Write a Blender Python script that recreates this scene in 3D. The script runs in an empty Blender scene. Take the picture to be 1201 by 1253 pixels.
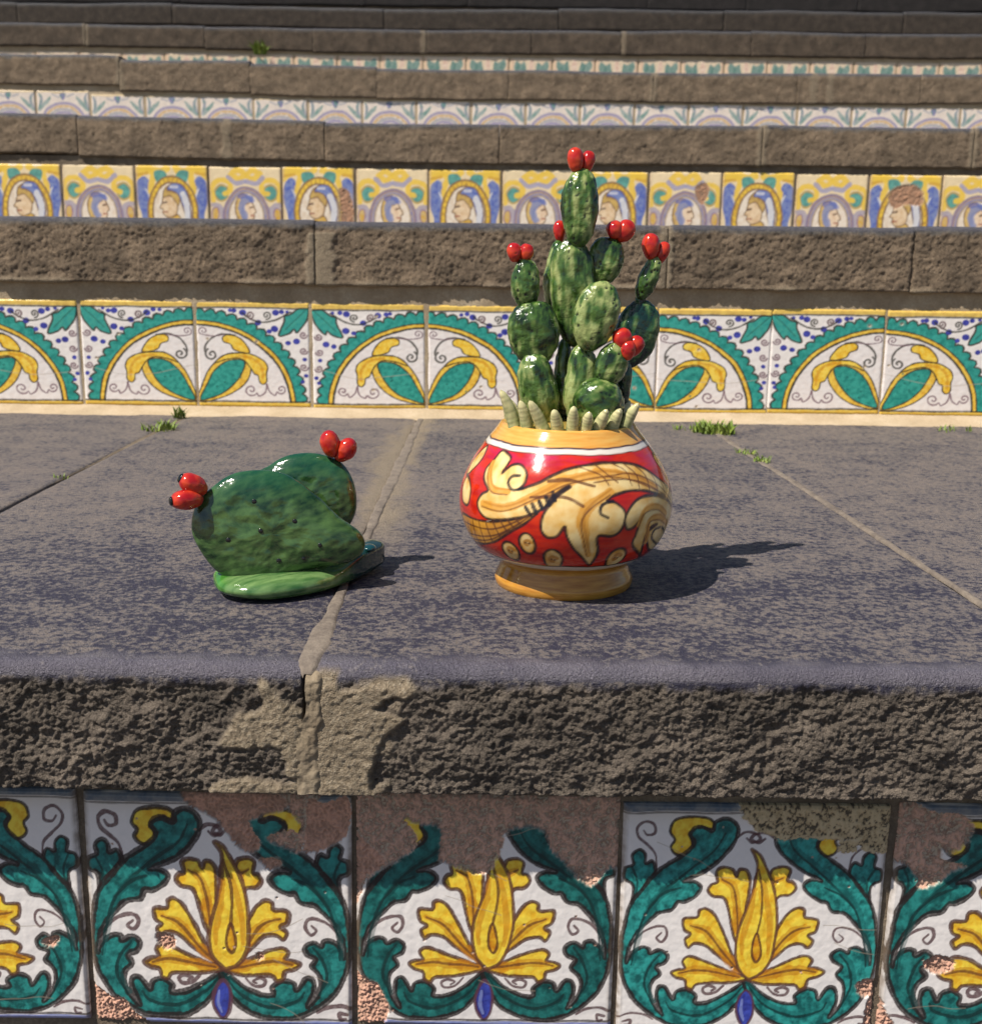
import bpy, math
import numpy as np
from mathutils import Matrix, Vector

# ------------------------------------------------------------------ camera, sky, sun, exposure
S = bpy.context.scene
COL = S.collection
CAM_H, PITCH, ROLL = 0.2789, 0.22175, math.radians(0.72)
cd = bpy.data.cameras.new('camera'); cam = bpy.data.objects.new('camera', cd); COL.objects.link(cam)
cd.sensor_fit = 'HORIZONTAL'; cd.sensor_width = 36.0; cd.lens = 36.0 * 1400 / 1201
cd.clip_start = 0.02; cd.clip_end = 2000
cam.location = (0, 0, CAM_H)
cam.rotation_euler = (Matrix.Rotation(math.pi/2 - PITCH, 3, 'X') @ Matrix.Rotation(ROLL, 3, 'Z')).to_euler()
cd.dof.use_dof = True; cd.dof.focus_distance = 0.93; cd.dof.aperture_fstop = 15.0
S.camera = cam

SUN = Vector((-0.460, -0.327, 0.800)).normalized()
w = bpy.data.worlds.new('World'); S.world = w; w.use_nodes = True
nt = w.node_tree; nt.nodes.clear()
sky = nt.nodes.new('ShaderNodeTexSky'); sky.sky_type = 'NISHITA'; sky.sun_disc = False
sky.sun_elevation = math.asin(SUN.z); sky.sun_rotation = math.atan2(SUN.x, SUN.y)
bg = nt.nodes.new('ShaderNodeBackground'); bg.inputs['Strength'].default_value = 0.062
wo = nt.nodes.new('ShaderNodeOutputWorld')
nt.links.new(sky.outputs[0], bg.inputs[0]); nt.links.new(bg.outputs[0], wo.inputs[0])
ld = bpy.data.lights.new('sun', 'SUN'); ld.energy = 4.8; ld.angle = math.radians(0.55); ld.color = (1.0, 0.93, 0.82)
sun = bpy.data.objects.new('sun', ld); COL.objects.link(sun)
sun.rotation_euler = SUN.to_track_quat('Z', 'Y').to_euler(); sun.location = (-3, -2, 5)
S.view_settings.view_transform = 'Standard'; S.view_settings.look = 'None'
S.view_settings.exposure = 0.38; S.view_settings.gamma = 1.0; S.view_settings.use_curve_mapping = False

rng = np.random.default_rng(7)
# ------------------------------------------------------------------ noise
_perm = np.random.default_rng(11).permutation(256).astype(np.int32); _perm = np.concatenate([_perm, _perm])
_g = np.random.default_rng(12).normal(size=(256, 3)).astype(np.float32); _g /= np.linalg.norm(_g, axis=1)[:, None]
def perlin(x, y, z):
    x = np.asarray(x, np.float32); y = np.asarray(y, np.float32) + 0*x; z = np.asarray(z, np.float32) + 0*x
    xi = np.floor(x).astype(np.int32); yi = np.floor(y).astype(np.int32); zi = np.floor(z).astype(np.int32)
    xf = x - xi; yf = y - yi; zf = z - zi
    u = xf*xf*xf*(xf*(xf*6-15)+10); v = yf*yf*yf*(yf*(yf*6-15)+10); w_ = zf*zf*zf*(zf*(zf*6-15)+10)
    out = 0
    for dx in (0, 1):
        wx = u if dx else 1-u; px = _perm[(xi+dx) & 255]
        for dy in (0, 1):
            wy = v if dy else 1-v; py = _perm[(px + yi+dy) & 255]
            for dz in (0, 1):
                wz = w_ if dz else 1-w_
                g = _g[_perm[(py + zi+dz) & 255]]
                out = out + wx*wy*wz*(g[..., 0]*(xf-dx) + g[..., 1]*(yf-dy) + g[..., 2]*(zf-dz))
    return out * 1.6
def fbm(x, y, z, oc=4, gain=.5, ridge=False):
    a, f, o, n = 1., 1., 0, 0
    for i in range(oc):
        p = perlin(x*f + 17.3*i, y*f + 5.1*i, z*f + 9.7*i)
        if ridge: p = 1 - 2*np.abs(p)
        o = o + a*p; n += a; a *= gain; f *= 2.03
    return o / n
def sstep(a, b, x):
    t = np.clip((x-a)/(b-a), 0, 1); return t*t*(3-2*t)

# ------------------------------------------------------------------ materials
def mat(name):
    m = bpy.data.materials.new(name); m.use_nodes = True
    t = m.node_tree; t.nodes.clear()
    o = t.nodes.new('ShaderNodeOutputMaterial'); b = t.nodes.new('ShaderNodeBsdfPrincipled')
    t.links.new(b.outputs[0], o.inputs[0])
    def N(ty, **k):
        n = t.nodes.new('ShaderNode'+ty)
        for a, v in k.items():
            if a.startswith('i_'): n.inputs[a[2:].replace('_', ' ')].default_value = v
            else: setattr(n, a, v)
        return n
    return m, t, b, N, t.links.new
def ramp(N, pts):
    r = N('ValToRGB'); e = r.color_ramp.elements
    while len(e) < len(pts): e.new(0.5)
    for q, (p, c) in zip(e, pts): q.position = p; q.color = (*c, 1) if len(c) == 3 else c
    return r
def g3(v): return (v, v, v)

def glaze_mat(name, r0=.1, bump=.15, bscale=60., spec=.5, coat=0.):
    # painted colour from the mesh, glaze (alpha 1) glossy, bare clay (alpha 0) matt
    m, t, b, N, L = mat(name)
    a = N('Attribute', attribute_name='Col'); L(a.outputs['Color'], b.inputs['Base Color'])
    mr = N('MapRange'); L(a.outputs['Alpha'], mr.inputs['Value']); mr.inputs['To Min'].default_value = .9; mr.inputs['To Max'].default_value = r0
    tc = N('TexCoord')
    n2 = N('TexNoise', i_Scale=bscale*4, i_Detail=4.); L(tc.outputs['Object'], n2.inputs['Vector'])
    ad = N('Math', operation='MULTIPLY_ADD'); L(n2.outputs[0], ad.inputs[0]); ad.inputs[1].default_value = .12; L(mr.outputs[0], ad.inputs[2])
    L(ad.outputs[0], b.inputs['Roughness'])
    n = N('TexNoise', i_Scale=bscale, i_Detail=3.); L(tc.outputs['Object'], n.inputs['Vector'])
    bp = N('Bump', i_Strength=bump, i_Distance=.002); L(n.outputs[0], bp.inputs['Height']); L(bp.outputs[0], b.inputs['Normal'])
    b.inputs['Specular IOR Level'].default_value = spec
    b.inputs['Coat Weight'].default_value = coat; b.inputs['Coat Roughness'].default_value = .03
    return m
def stone_mat(name, dark, mid, tan, face, worn, bumpk=.9):
    # Col.r mortar, Col.g polished nosing with sky sheen tinted in, Col.b 1 on the hewn face / 0 on the tread
    m, t, b, N, L = mat(name)
    a = N('Attribute', attribute_name='Col'); sp = N('SeparateColor'); L(a.outputs['Color'], sp.inputs[0])
    tc = N('TexCoord'); P = tc.outputs['Object']
    def noise(sc, de=4., ro=.6, di=0.):
        n = N('TexNoise', i_Scale=sc, i_Detail=de, i_Roughness=ro, i_Distortion=di); L(P, n.inputs['Vector']); return n
    big = noise(5., 3.); blot = noise(140., 8., .76, .2); med = noise(26., 5., .6); fine = noise(420., 3., .7); grit = noise(1100., 2., .6)
    # tread: dark blotches in a tan-grey worn skin
    s1 = N('Math', operation='MULTIPLY_ADD'); L(med.outputs[0], s1.inputs[0]); s1.inputs[1].default_value = .32; L(blot.outputs[0], s1.inputs[2])
    s2 = N('Math', operation='MULTIPLY_ADD'); L(big.outputs[0], s2.inputs[0]); s2.inputs[1].default_value = .22; L(s1.outputs[0], s2.inputs[2])
    s3 = N('Math', operation='MULTIPLY_ADD'); L(sp.outputs[1], s3.inputs[0]); s3.inputs[1].default_value = -.16; L(s2.outputs[0], s3.inputs[2])
    sh_ = N('Math', operation='SUBTRACT'); sh_.inputs[1].default_value = .5
    r = ramp(N, [(.165, dark), (.225, mid), (.275, tuple(.55*p+.45*q for p, q in zip(mid, tan))), (.35, tuple(.4*p+.6*q for p, q in zip(mid, tan))), (.45, tan)])
    s4 = N('Math', operation='MULTIPLY_ADD'); L(a.outputs['Alpha'], s4.inputs[0]); s4.inputs[1].default_value = -.065; L(s3.outputs[0], s4.inputs[2]); L(s4.outputs[0], sh_.inputs[0]); L(sh_.outputs[0], r.inputs[0])
    rw = N('MixRGB', blend_type='MIX'); L(sp.outputs[1], rw.inputs[0]); L(r.outputs[0], rw.inputs[1]); rw.inputs[2].default_value = (*worn, 1)  # worn nosing tint also carries the sky highlight in its colour
    rwf = N('Math', operation='MULTIPLY'); L(sp.outputs[1], rwf.inputs[0]); rwf.inputs[1].default_value = .62; L(rwf.outputs[0], rw.inputs[0])
    # face
    rf = ramp(N, [(.32, tuple(c*.42 for c in face)), (.5, face), (.68, tuple(min(1, c*1.8) for c in face))])
    mf = N('Math', operation='MULTIPLY_ADD'); L(fine.outputs[0], mf.inputs[0]); mf.inputs[1].default_value = .45
    mf2 = N('Math', operation='MULTIPLY_ADD'); L(med.outputs[0], mf2.inputs[0]); mf2.inputs[1].default_value = .55; mf2.inputs[2].default_value = 0; L(mf2.outputs[0], mf.inputs[2]); L(mf.outputs[0], rf.inputs[0])
    mx = N('MixRGB'); L(sp.outputs[2], mx.inputs[0]); L(rw.outputs[0], mx.inputs[1]); L(rf.outputs[0], mx.inputs[2])
    # grain
    gr = N('MixRGB', blend_type='MULTIPLY'); gr.inputs[0].default_value = 1.
    rg = ramp(N, [(.3, g3(.62)), (.5, g3(1.)), (.72, g3(1.5))]); L(grit.outputs[0], rg.inputs[0]); L(mx.outputs[0], gr.inputs[1]); L(rg.outputs[0], gr.inputs[2])
    # mortar
    rm = ramp(N, [(.3, (.17, .13, .085)), (.5, (.26, .205, .14)), (.7, (.36, .30, .22))]); L(fine.outputs[0], rm.inputs[0])
    mm = N('MixRGB'); L(sp.outputs[0], mm.inputs[0]); L(gr.outputs[0], mm.inputs[1]); L(rm.outputs[0], mm.inputs[2])
    L(mm.outputs[0], b.inputs['Base Color'])
    # gloss of the worn tread
    rr = N('MapRange'); rr.inputs['To Min'].default_value = .62; rr.inputs['To Max'].default_value = .28; L(sp.outputs[1], rr.inputs['Value'])
    r2 = N('MixRGB'); mb = N('Math', operation='MAXIMUM'); L(sp.outputs[0], mb.inputs[0]); L(sp.outputs[2], mb.inputs[1]); L(mb.outputs[0], r2.inputs[0]); L(rr.outputs[0], r2.inputs[1]); r2.inputs[2].default_value = (.92, .92, .92, 1)
    L(r2.outputs[0], b.inputs['Roughness'])
    h = N('Math', operation='MULTIPLY_ADD'); L(grit.outputs[0], h.inputs[0]); h.inputs[1].default_value = .5; L(fine.outputs[0], h.inputs[2])
    bp = N('Bump', i_Strength=bumpk, i_Distance=.003); L(h.outputs[0], bp.inputs['Height']); L(bp.outputs[0], b.inputs['Normal'])
    return m
def rough_mat(name, pts, scale=300., bump=.6, dist=.002, rough=.93, scale2=18.):
    m, t, b, N, L = mat(name)
    tc = N('TexCoord'); P = tc.outputs['Object']
    n = N('TexNoise', i_Scale=scale, i_Detail=5., i_Roughness=.65); n2 = N('TexNoise', i_Scale=scale2, i_Detail=5., i_Roughness=.6)
    L(P, n.inputs['Vector']); L(P, n2.inputs['Vector'])
    s = N('Math', operation='MULTIPLY_ADD'); L(n.outputs[0], s.inputs[0]); s.inputs[1].default_value = .4
    s2 = N('Math', operation='MULTIPLY'); L(n2.outputs[0], s2.inputs[0]); s2.inputs[1].default_value = .6; L(s2.outputs[0], s.inputs[2])
    r = ramp(N, pts); L(s.outputs[0], r.inputs[0]); L(r.outputs[0], b.inputs['Base Color'])
    b.inputs['Roughness'].default_value = rough
    bp = N('Bump', i_Strength=bump, i_Distance=dist); L(n.outputs[0], bp.inputs['Height']); L(bp.outputs[0], b.inputs['Normal'])
    return m

M_TILE = glaze_mat('tile_glaze', .17, .12, 45., .5)
M_POT = glaze_mat('pot_glaze', .06, .10, 70., .5, .25)
M_CACTUS = glaze_mat('cactus_glaze', .06, .5, 300., .5, .4)
M_PEAR = glaze_mat('pear_glaze', .045, .30, 150., .5, .5)
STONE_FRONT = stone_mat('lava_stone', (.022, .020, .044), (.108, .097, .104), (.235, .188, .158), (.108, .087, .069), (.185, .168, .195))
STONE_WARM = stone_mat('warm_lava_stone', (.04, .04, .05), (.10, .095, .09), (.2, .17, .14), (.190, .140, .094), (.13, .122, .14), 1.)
STONE_DIMMED = stone_mat('dimmed_lava_stone', (.03, .03, .04), (.07, .065, .06), (.13, .11, .09), (.082, .060, .042), (.085, .08, .09), 1.)  # same lava stone, first grade of the upper dimming put into its colour
STONE_SHADE = stone_mat('shade_lava_stone', (.02, .02, .025), (.045, .043, .045), (.08, .07, .06), (.044, .033, .025), (.06, .058, .065))  # darker grade: shade toward the top of view painted as stone colour
STONE_DEEP_SHADE = stone_mat('deep_shade_lava_stone', (.012, .012, .014), (.02, .02, .022), (.04, .035, .032), (.016, .013, .013), (.03, .03, .035))  # deepest grade of that painted shade
M_MORTAR = rough_mat('lime_mortar', [(.3, (.24, .18, .11)), (.5, (.36, .28, .185)), (.7, (.50, .42, .30))])
M_MORTAR_D = rough_mat('old_mortar', [(.3, (.075, .058, .042)), (.5, (.15, .115, .08)), (.7, (.28, .225, .16))])
M_JOINT = rough_mat('worn_joint_mortar', [(.3, (.075, .062, .055)), (.45, (.15, .122, .10)), (.7, (.26, .215, .17))], 240., .7, .002, .93, 45.)
M_CREAM = rough_mat('cream_mortar', [(.3, (.32, .24, .15)), (.5, (.44, .345, .23)), (.7, (.54, .44, .32))])
M_GRASS = rough_mat('grass_green', [(.3, (.07, .13, .012)), (.5, (.16, .24, .025)), (.7, (.34, .34, .09))], 200., .1, .0005, .6)
M_GROUND = rough_mat('dry_ground', [(.3, (.12, .10, .07)), (.5, (.18, .15, .11)), (.7, (.24, .2, .15))], 3., .4, .02)

# ------------------------------------------------------------------ object helpers
def empty(name, loc=(0, 0, 0)):
    o = bpy.data.objects.new(name, None); o.empty_display_size = .02; COL.objects.link(o); o.location = loc; return o
def props(o, label=None, cat=None, group=None, kind=None):
    for k, v in (('label', label), ('category', cat), ('group', group), ('kind', kind)):
        if v: o[k] = v
    return o
def link(name, me, m, parent=None, loc=None):
    o = bpy.data.objects.new(name, me); COL.objects.link(o)
    if m and not me.materials: me.materials.append(m)
    if parent: o.parent = parent
    if loc is not None: o.location = loc
    return o
def mesh_from(name, v, quads, col=None, smooth=True, tris=None):
    me = bpy.data.meshes.new(name); v = np.ascontiguousarray(v, np.float32)
    quads = np.asarray(quads, np.int32).reshape(-1, 4); nq = len(quads)
    tris = np.zeros((0, 3), np.int32) if tris is None else np.asarray(tris, np.int32).reshape(-1, 3); ntr = len(tris)
    me.vertices.add(len(v)); me.vertices.foreach_set('co', v.ravel())
    me.loops.add(nq*4 + ntr*3); me.loops.foreach_set('vertex_index', np.concatenate([quads.ravel(), tris.ravel()]))
    me.polygons.add(nq + ntr)
    me.polygons.foreach_set('loop_start', np.concatenate([np.arange(nq)*4, nq*4 + np.arange(ntr)*3]).astype(np.int32))
    me.polygons.foreach_set('use_smooth', np.full(nq+ntr, smooth))
    me.update(calc_edges=True); me.validate()
    if col is not None:
        a = me.color_attributes.new('Col', 'FLOAT_COLOR', 'POINT'); c = np.ones((len(v), 4), np.float32); col = np.asarray(col, np.float32); c[:, :col.shape[1]] = col
        a.data.foreach_set('color', c.ravel())
    return me
def gridq(ny, nx, wrap=False, flip=False):
    i = np.arange(ny*nx, dtype=np.int32).reshape(ny, nx)
    if wrap: i = np.concatenate([i, i[:, :1]], 1)
    q = np.stack([i[:-1, :-1], i[:-1, 1:], i[1:, 1:], i[1:, :-1]], -1).reshape(-1, 4)
    return q[:, ::-1] if flip else q

# ------------------------------------------------------------------ hand painting on a grid of vertices
def cr(p, closed=False, n=6):
    p = np.asarray(p, float)
    q = np.concatenate([p[-1:], p, p[:2]]) if closed else np.concatenate([2*p[:1]-p[1:2], p, 2*p[-1:]-p[-2:-1]])
    t = (np.arange(n)/n)[:, None, None]
    a, b, c, d = q[:-3], q[1:-2], q[2:-1], q[3:]
    o = .5*(2*b + (c-a)*t + (2*a-5*b+4*c-d)*t*t + (3*b-a-3*c+d)*t**3)
    o = o.transpose(1, 0, 2).reshape(-1, 2)
    return o if closed else np.concatenate([o, p[-1:]])
class Paint:
    lwk = 1.6; mot = 1.
    def __init__(s, X, Y, base, seed=0, px=1., nscale=1.):
        s.X = X.astype(np.float32); s.Y = Y.astype(np.float32); s.px = px; s.seed = seed
        s.c = np.empty(X.shape + (3,), np.float32); s.c[:] = base; s.a = np.ones(X.shape, np.float32); s.h = np.zeros(X.shape, np.float32)
        s.n1 = fbm(s.X*nscale/40, s.Y*nscale/40, seed*3.7, 3); s.n2 = fbm(s.X*nscale/12, s.Y*nscale/12, seed*1.9+50, 3)
    def box(s, p, m):
        msk = (s.X > p[:, 0].min()-m) & (s.X < p[:, 0].max()+m) & (s.Y > p[:, 1].min()-m) & (s.Y < p[:, 1].max()+m)
        r = np.flatnonzero(msk.any(1)); c = np.flatnonzero(msk.any(0))
        if not len(r): return None
        return slice(r[0], r[-1]+1), slice(c[0], c[-1]+1)
    def dist(s, sl, p, closed):
        X, Y = s.X[sl], s.Y[sl]; d2 = np.full(X.shape, 1e12, np.float32); ins = np.zeros(X.shape, bool); tt = np.zeros(X.shape, np.float32)
        q = np.concatenate([p, p[:1]]) if closed else p
        n = len(q)-1
        for i in range(n):
            ax, ay = q[i]; bx, by = q[i+1]; ex, ey = bx-ax, by-ay; l = ex*ex+ey*ey
            if l < 1e-12: continue
            dx = X-ax; dy = Y-ay; t = np.clip((dx*ex+dy*ey)/l, 0, 1)
            d = (dx-t*ex)**2 + (dy-t*ey)**2
            k = d < d2; d2 = np.where(k, d, d2)
            if not closed: tt = np.where(k, (i+t)/n, tt)
            elif ey != 0: ins ^= ((ay > Y) != (by > Y)) & (X < ax + (Y-ay)/ey*ex)
        return np.sqrt(d2), ins, tt
    def mix(s, sl, c, al):
        s.c[sl] = s.c[sl]*(1-al[..., None]) + c*al[..., None]
    def fill(s, p, c, c2=None, edge=None, ew=6., curve=True, pool=.35, alpha=1., n=6):
        p = cr(p, True, n) if curve else np.asarray(p, float)
        sl = s.box(p, ew*2+3*s.px)
        if sl is None: return
        d, ins, _ = s.dist(sl, p, True); sd = np.where(ins, -d, d)
        al = np.clip(.5 - sd/s.px, 0, 1)*alpha
        c = np.asarray(c, np.float32); c2 = c*.55 if c2 is None else np.asarray(c2, np.float32)
        k = np.clip(.34 + s.mot*(1.5*s.n1[sl] + .5*s.n2[sl]) + pool*np.exp(-d/(ew*2.2)), 0, 1)[..., None]
        s.mix(sl, c*(1-k) + c2*k, al)
        if edge is not None: s.line_d(sl, d, edge, ew)
    def line_d(s, sl, d, c, wd, al=.93):
        wv = wd*s.lwk*(.5 + .24*s.n1[sl])
        s.mix(sl, np.asarray(c, np.float32), np.clip(.5 + (wv-d)/s.px, 0, 1)*al*np.clip(.97+.22*s.n2[sl], .75, 1))
    def stroke(s, p, c, wd=6., al=.93, taper=0., curve=True, n=6):
        p = cr(p, False, n) if curve else np.asarray(p, float)
        sl = s.box(p, wd*1.5+3*s.px)
        if sl is None: return
        d, _, t = s.dist(sl, p, False)
        s.line_d(sl, d + taper*wd*.5*np.abs(2*t-1)**2, c, wd, al)
    def dot(s, x, y, r, c, c2=None, edge=None, ew=3.):
        a = np.linspace(0, 6.283, 12, endpoint=False); s.fill(np.c_[x+r*np.cos(a), y+r*np.sin(a)*.95], c, c2, edge, ew, pool=.1)
    def spiral(s, x, y, r, a0, turns, c, wd, lead=None, sgn=1):
        t = np.linspace(0, 1, int(10*abs(turns))+6); rr = r*(1-.85*t); a = a0 + sgn*turns*6.283*t
        p = np.c_[x+rr*np.cos(a), y+rr*np.sin(a)]
        if lead is not None: p = np.concatenate([np.asarray(lead, float), p])
        s.stroke(p, c, wd, .9)
    def chip(s, p, c1, c2, depth=1., jag=8., spots=None, rimk=1.):
        p = cr(p, True, 4) + 0
        sl = s.box(p, jag*2+3*s.px)
        if sl is None: return
        d, ins, _ = s.dist(sl, p, True); sd = np.where(ins, -d, d) + jag*(s.n2[sl]*1.2 + s.n1[sl]*.8)
        al = np.clip(.5 - sd/(s.px*1.2), 0, 1)
        k = np.clip(.5 + 1.9*s.n1[sl] + 1.6*s.n2[sl], 0, 1)[..., None]
        c = np.asarray(c1, np.float32)*(1-k) + np.asarray(c2, np.float32)*k
        if spots is not None:
            q = sstep(.1, .3, s.n2[sl] + .5*s.n1[sl])[..., None]; c = c*(1-q) + np.asarray(spots, np.float32)*q
        rim = np.exp(-(sd/(s.px*2))**2)*.32*rimk*(sd > -1.5*s.px)
        s.mix(sl, np.array((.62, .55, .45), np.float32), np.clip(rim, 0, 1))
        s.mix(sl, c, al); s.a[sl] = s.a[sl]*(1-al)
        s.h[sl] = s.h[sl]*(1-al) - al*depth*(1 + .5*s.n2[sl])
# ------------------------------------------------------------------ measured shapes of the ceramics (metres, radians)
POTPAINT = {
'flour':[[(-0.866,0.1229),(-0.732,0.1195),(-0.73,0.1139),(-0.751,0.1073),(-0.67,0.1139),(-0.56,0.1148),(-0.47,0.1093),(-0.464,0.1015),(-0.514,0.0966),(-0.322,0.1036),(-0.182,0.1097),(0.031,0.1154),(0.301,0.1183),(0.597,0.1171),(0.837,0.1119),(1.032,0.1016),(1.22,0.0917),(1.442,0.079),(1.263,0.0759),(1.065,0.0863),(0.798,0.0939),(0.571,0.0965),(0.415,0.0949),(0.315,0.091),(0.4,0.0887),(0.475,0.0831),(0.484,0.0759),(0.447,0.0664),(0.363,0.0619),(0.236,0.0626),(0.256,0.0492),(0.233,0.0407),(0.198,0.0357),(0.104,0.0441),(0.011,0.0525),(-0.048,0.0629),(-0.063,0.0705),(-0.127,0.0626),(-0.206,0.061),(-0.26,0.0657),(-0.265,0.0744),(-0.238,0.0827),(-0.164,0.0922),(-0.292,0.0824),(-0.453,0.0757),(-0.736,0.0704),(-0.891,0.0716),(-0.977,0.0801),(-0.936,0.0881),(-0.871,0.0926),(-0.968,0.0996),(-1.005,0.1074),(-0.958,0.115),(-0.926,0.1212)]],
'ribbon':[[(-1.339,0.0644),(-0.996,0.0659),(-0.74,0.069),(-0.481,0.0749),(-0.292,0.0829),(-0.389,0.073),(-0.578,0.0617),(-0.789,0.0504),(-1.021,0.0442),(-1.295,0.0414),(-1.434,0.0492)]],
'flourB':[[(0.51,0.067),(0.484,0.0759),(0.567,0.0858),(0.694,0.0904),(0.915,0.089),(1.16,0.0802),(1.374,0.0647),(1.301,0.0531),(1.301,0.0423),(1.148,0.0377),(0.934,0.0428),(0.792,0.0543),(0.807,0.0641),(0.91,0.0655),(0.764,0.06),(0.773,0.0478),(0.88,0.0362),(1.169,0.0238),(0.651,0.0482),(0.627,0.0619),(0.661,0.073),(0.582,0.0675)]],
'leftA':[[(-1.399,0.0968),(-1.477,0.1084),(-1.314,0.1224),(-1.218,0.1168),(-1.228,0.1081)]],
'leftB':[[(-1.388,0.0906),(-1.32,0.0968),(-1.148,0.0896),(-1.152,0.0758),(-1.298,0.0769)]],
'curlA':[[(-0.529,0.1071),(-0.613,0.1059),(-0.64,0.1007),(-0.575,0.0961),(-0.473,0.0981)]],
'curlB':[[(0.373,0.0903),(0.269,0.0878),(0.248,0.0815),(0.317,0.0775)]],
'curlC':[[(0.984,0.0617),(0.877,0.0609),(0.891,0.0527),(1.18,0.0417),(1.305,0.0461),(1.024,0.0609)]],
'ocA':[[(-0.9,0.0813),(-0.613,0.0817),(-0.333,0.0935),(-0.06,0.1047),(0.278,0.1109),(0.615,0.107),(0.96,0.0948)]],
'ocB':[[(0.357,0.0975),(0.186,0.0892),(0.091,0.0777),(0.111,0.063),(0.164,0.0468)]],
'ocC':[[(0.642,0.0693),(0.715,0.0795),(0.899,0.0807),(1.086,0.0715)]],
'ocD':[[(-0.957,0.1127),(-0.917,0.1038),(-0.811,0.0946),(-0.611,0.0945)]],
'ocE':[[(0.788,0.0517),(0.775,0.0702),(0.942,0.0714),(1.164,0.0609)]],
'brA':[[(-0.381,0.0921),(-0.165,0.0938),(-0.029,0.0923),(0.093,0.087)]],
'brB':[[(-0.235,0.1049),(-0.031,0.106),(0.205,0.1019)]],
'brC':[[(-0.025,0.1012),(-0.099,0.0975),(-0.191,0.0914),(-0.245,0.085)]],
'hb':[[(-0.418,0.0845),(-0.357,0.0779)],[(-0.357,0.0873),(-0.309,0.0799)],[(-0.298,0.09),(-0.26,0.0833)],[(-0.242,0.093),(-0.209,0.0873)],[(-0.182,0.0966),(-0.157,0.0907)]],
'hat':[[(0.063,0.1159),(0.275,0.1098),(0.352,0.1019)],[(0.231,0.1179),(0.454,0.1036)],[(0.443,0.1179),(0.58,0.1112),(0.604,0.1003)],[(0.58,0.1172),(0.707,0.1074),(0.689,0.0962)],[(0.716,0.1152),(0.829,0.1063),(0.832,0.0935)],[(0.837,0.1119),(0.956,0.1026),(0.955,0.0908)],[(0.93,0.1075),(1.082,0.0962),(1.089,0.0852)],[(0.336,0.1086),(0.629,0.1091),(0.939,0.0992),(1.243,0.0801)],[(0.202,0.1046),(0.459,0.1058),(0.751,0.1013),(1.106,0.0861)]],
'hatR':[[(-1.188,0.0609),(-1.283,0.0403)],[(-1.055,0.0648),(-1.102,0.0426)],[(-0.947,0.066),(-0.943,0.0457)],[(-0.848,0.0673),(-0.809,0.0496)],[(-0.754,0.0688),(-0.685,0.0549)],[(-0.667,0.0706),(-0.593,0.061)],[(-0.585,0.0725),(-0.519,0.0657)],[(-0.51,0.0746),(-0.452,0.0693)],[(-1.32,0.0582),(-0.869,0.0605),(-0.606,0.0672),(-0.344,0.0797)],[(-1.438,0.0465),(-0.901,0.0533),(-0.609,0.0628),(-0.37,0.0771)],[(-1.42,0.0415),(-0.874,0.0505),(-0.576,0.0638)]],
'circ':[[(-0.614,0.0445),(-0.522,0.0458),(-0.681,0.0358)],[(-0.412,0.054),(-0.333,0.0548),(-0.431,0.0449)],[(-0.179,0.0404),(-0.086,0.0409),(-0.198,0.0302)],[(0.479,0.0409),(0.58,0.0396),(0.581,0.0315)],[(1.268,0.1124),(1.531,0.1089),(1.133,0.108)]],
}
PADS = [
  ('top',0.0055,0.000,0.3167,0.0142,0.0299,2),
  ('main',0.0022,0.004,0.2478,0.0185,0.0426,-4),
  ('mainL',-0.0135,0.014,0.2613,0.0081,0.0283,6),
  ('dup',0.0285,0.010,0.2746,0.0141,0.0185,12),
  ('front',0.0192,-0.022,0.2306,0.0173,0.0275,12),
  ('fL',-0.0301,-0.008,0.2144,0.0200,0.0264,-3),
  ('fLedge',-0.0425,0.002,0.2175,0.0077,0.0200,4),
  ('gL',-0.0377,-0.004,0.2554,0.0113,0.0193,-2),
  ('stemL',-0.0263,-0.012,0.1689,0.0157,0.0302,-10),
  ('stemC',0.0087,-0.014,0.1736,0.0124,0.0341,3),
  ('stemCShade',-0.0039,0.004,0.1735,0.0078,0.0347,0),  # dark blob standing in for the shaded side of the centre stem
  ('rB',0.0578,0.024,0.2134,0.0173,0.0279,14),
  ('rUp',0.0663,0.022,0.2601,0.0077,0.0188,20),
  ('rUpStem',0.0606,0.024,0.2449,0.0045,0.0123,14),
  ('mR',0.0324,-0.022,0.1897,0.0123,0.0194,18),
  ('nR',0.0233,-0.024,0.1580,0.0223,0.0199,62),
  ('stemR',0.0477,0.016,0.1728,0.0062,0.0269,0),
]
FRUITS = [
  ('top',0.0009,0.000,0.3538,0.0060,0.0098,-6),
  ('top',0.0110,0.004,0.3531,0.0053,0.0086,12),
  ('gL',-0.0475,-0.004,0.2803,0.0055,0.0075,-8),
  ('gL',-0.0376,-0.002,0.2801,0.0055,0.0071,10),
  ('mainL',-0.0097,0.016,0.2981,0.0048,0.0084,-4),
  ('dup',0.0354,0.008,0.2998,0.0064,0.0072,-20),
  ('dup',0.0443,0.010,0.2988,0.0068,0.0092,28),
  ('rUp',0.0672,0.022,0.2867,0.0069,0.0105,-2),
  ('rUp',0.0777,0.026,0.2817,0.0051,0.0090,18),
  ('mR',0.0420,-0.022,0.2120,0.0067,0.0083,-20),
  ('mR',0.0516,-0.020,0.2061,0.0059,0.0079,35),
  ('mR',0.0458,-0.026,0.2038,0.0051,0.0067,5),
]
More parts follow.
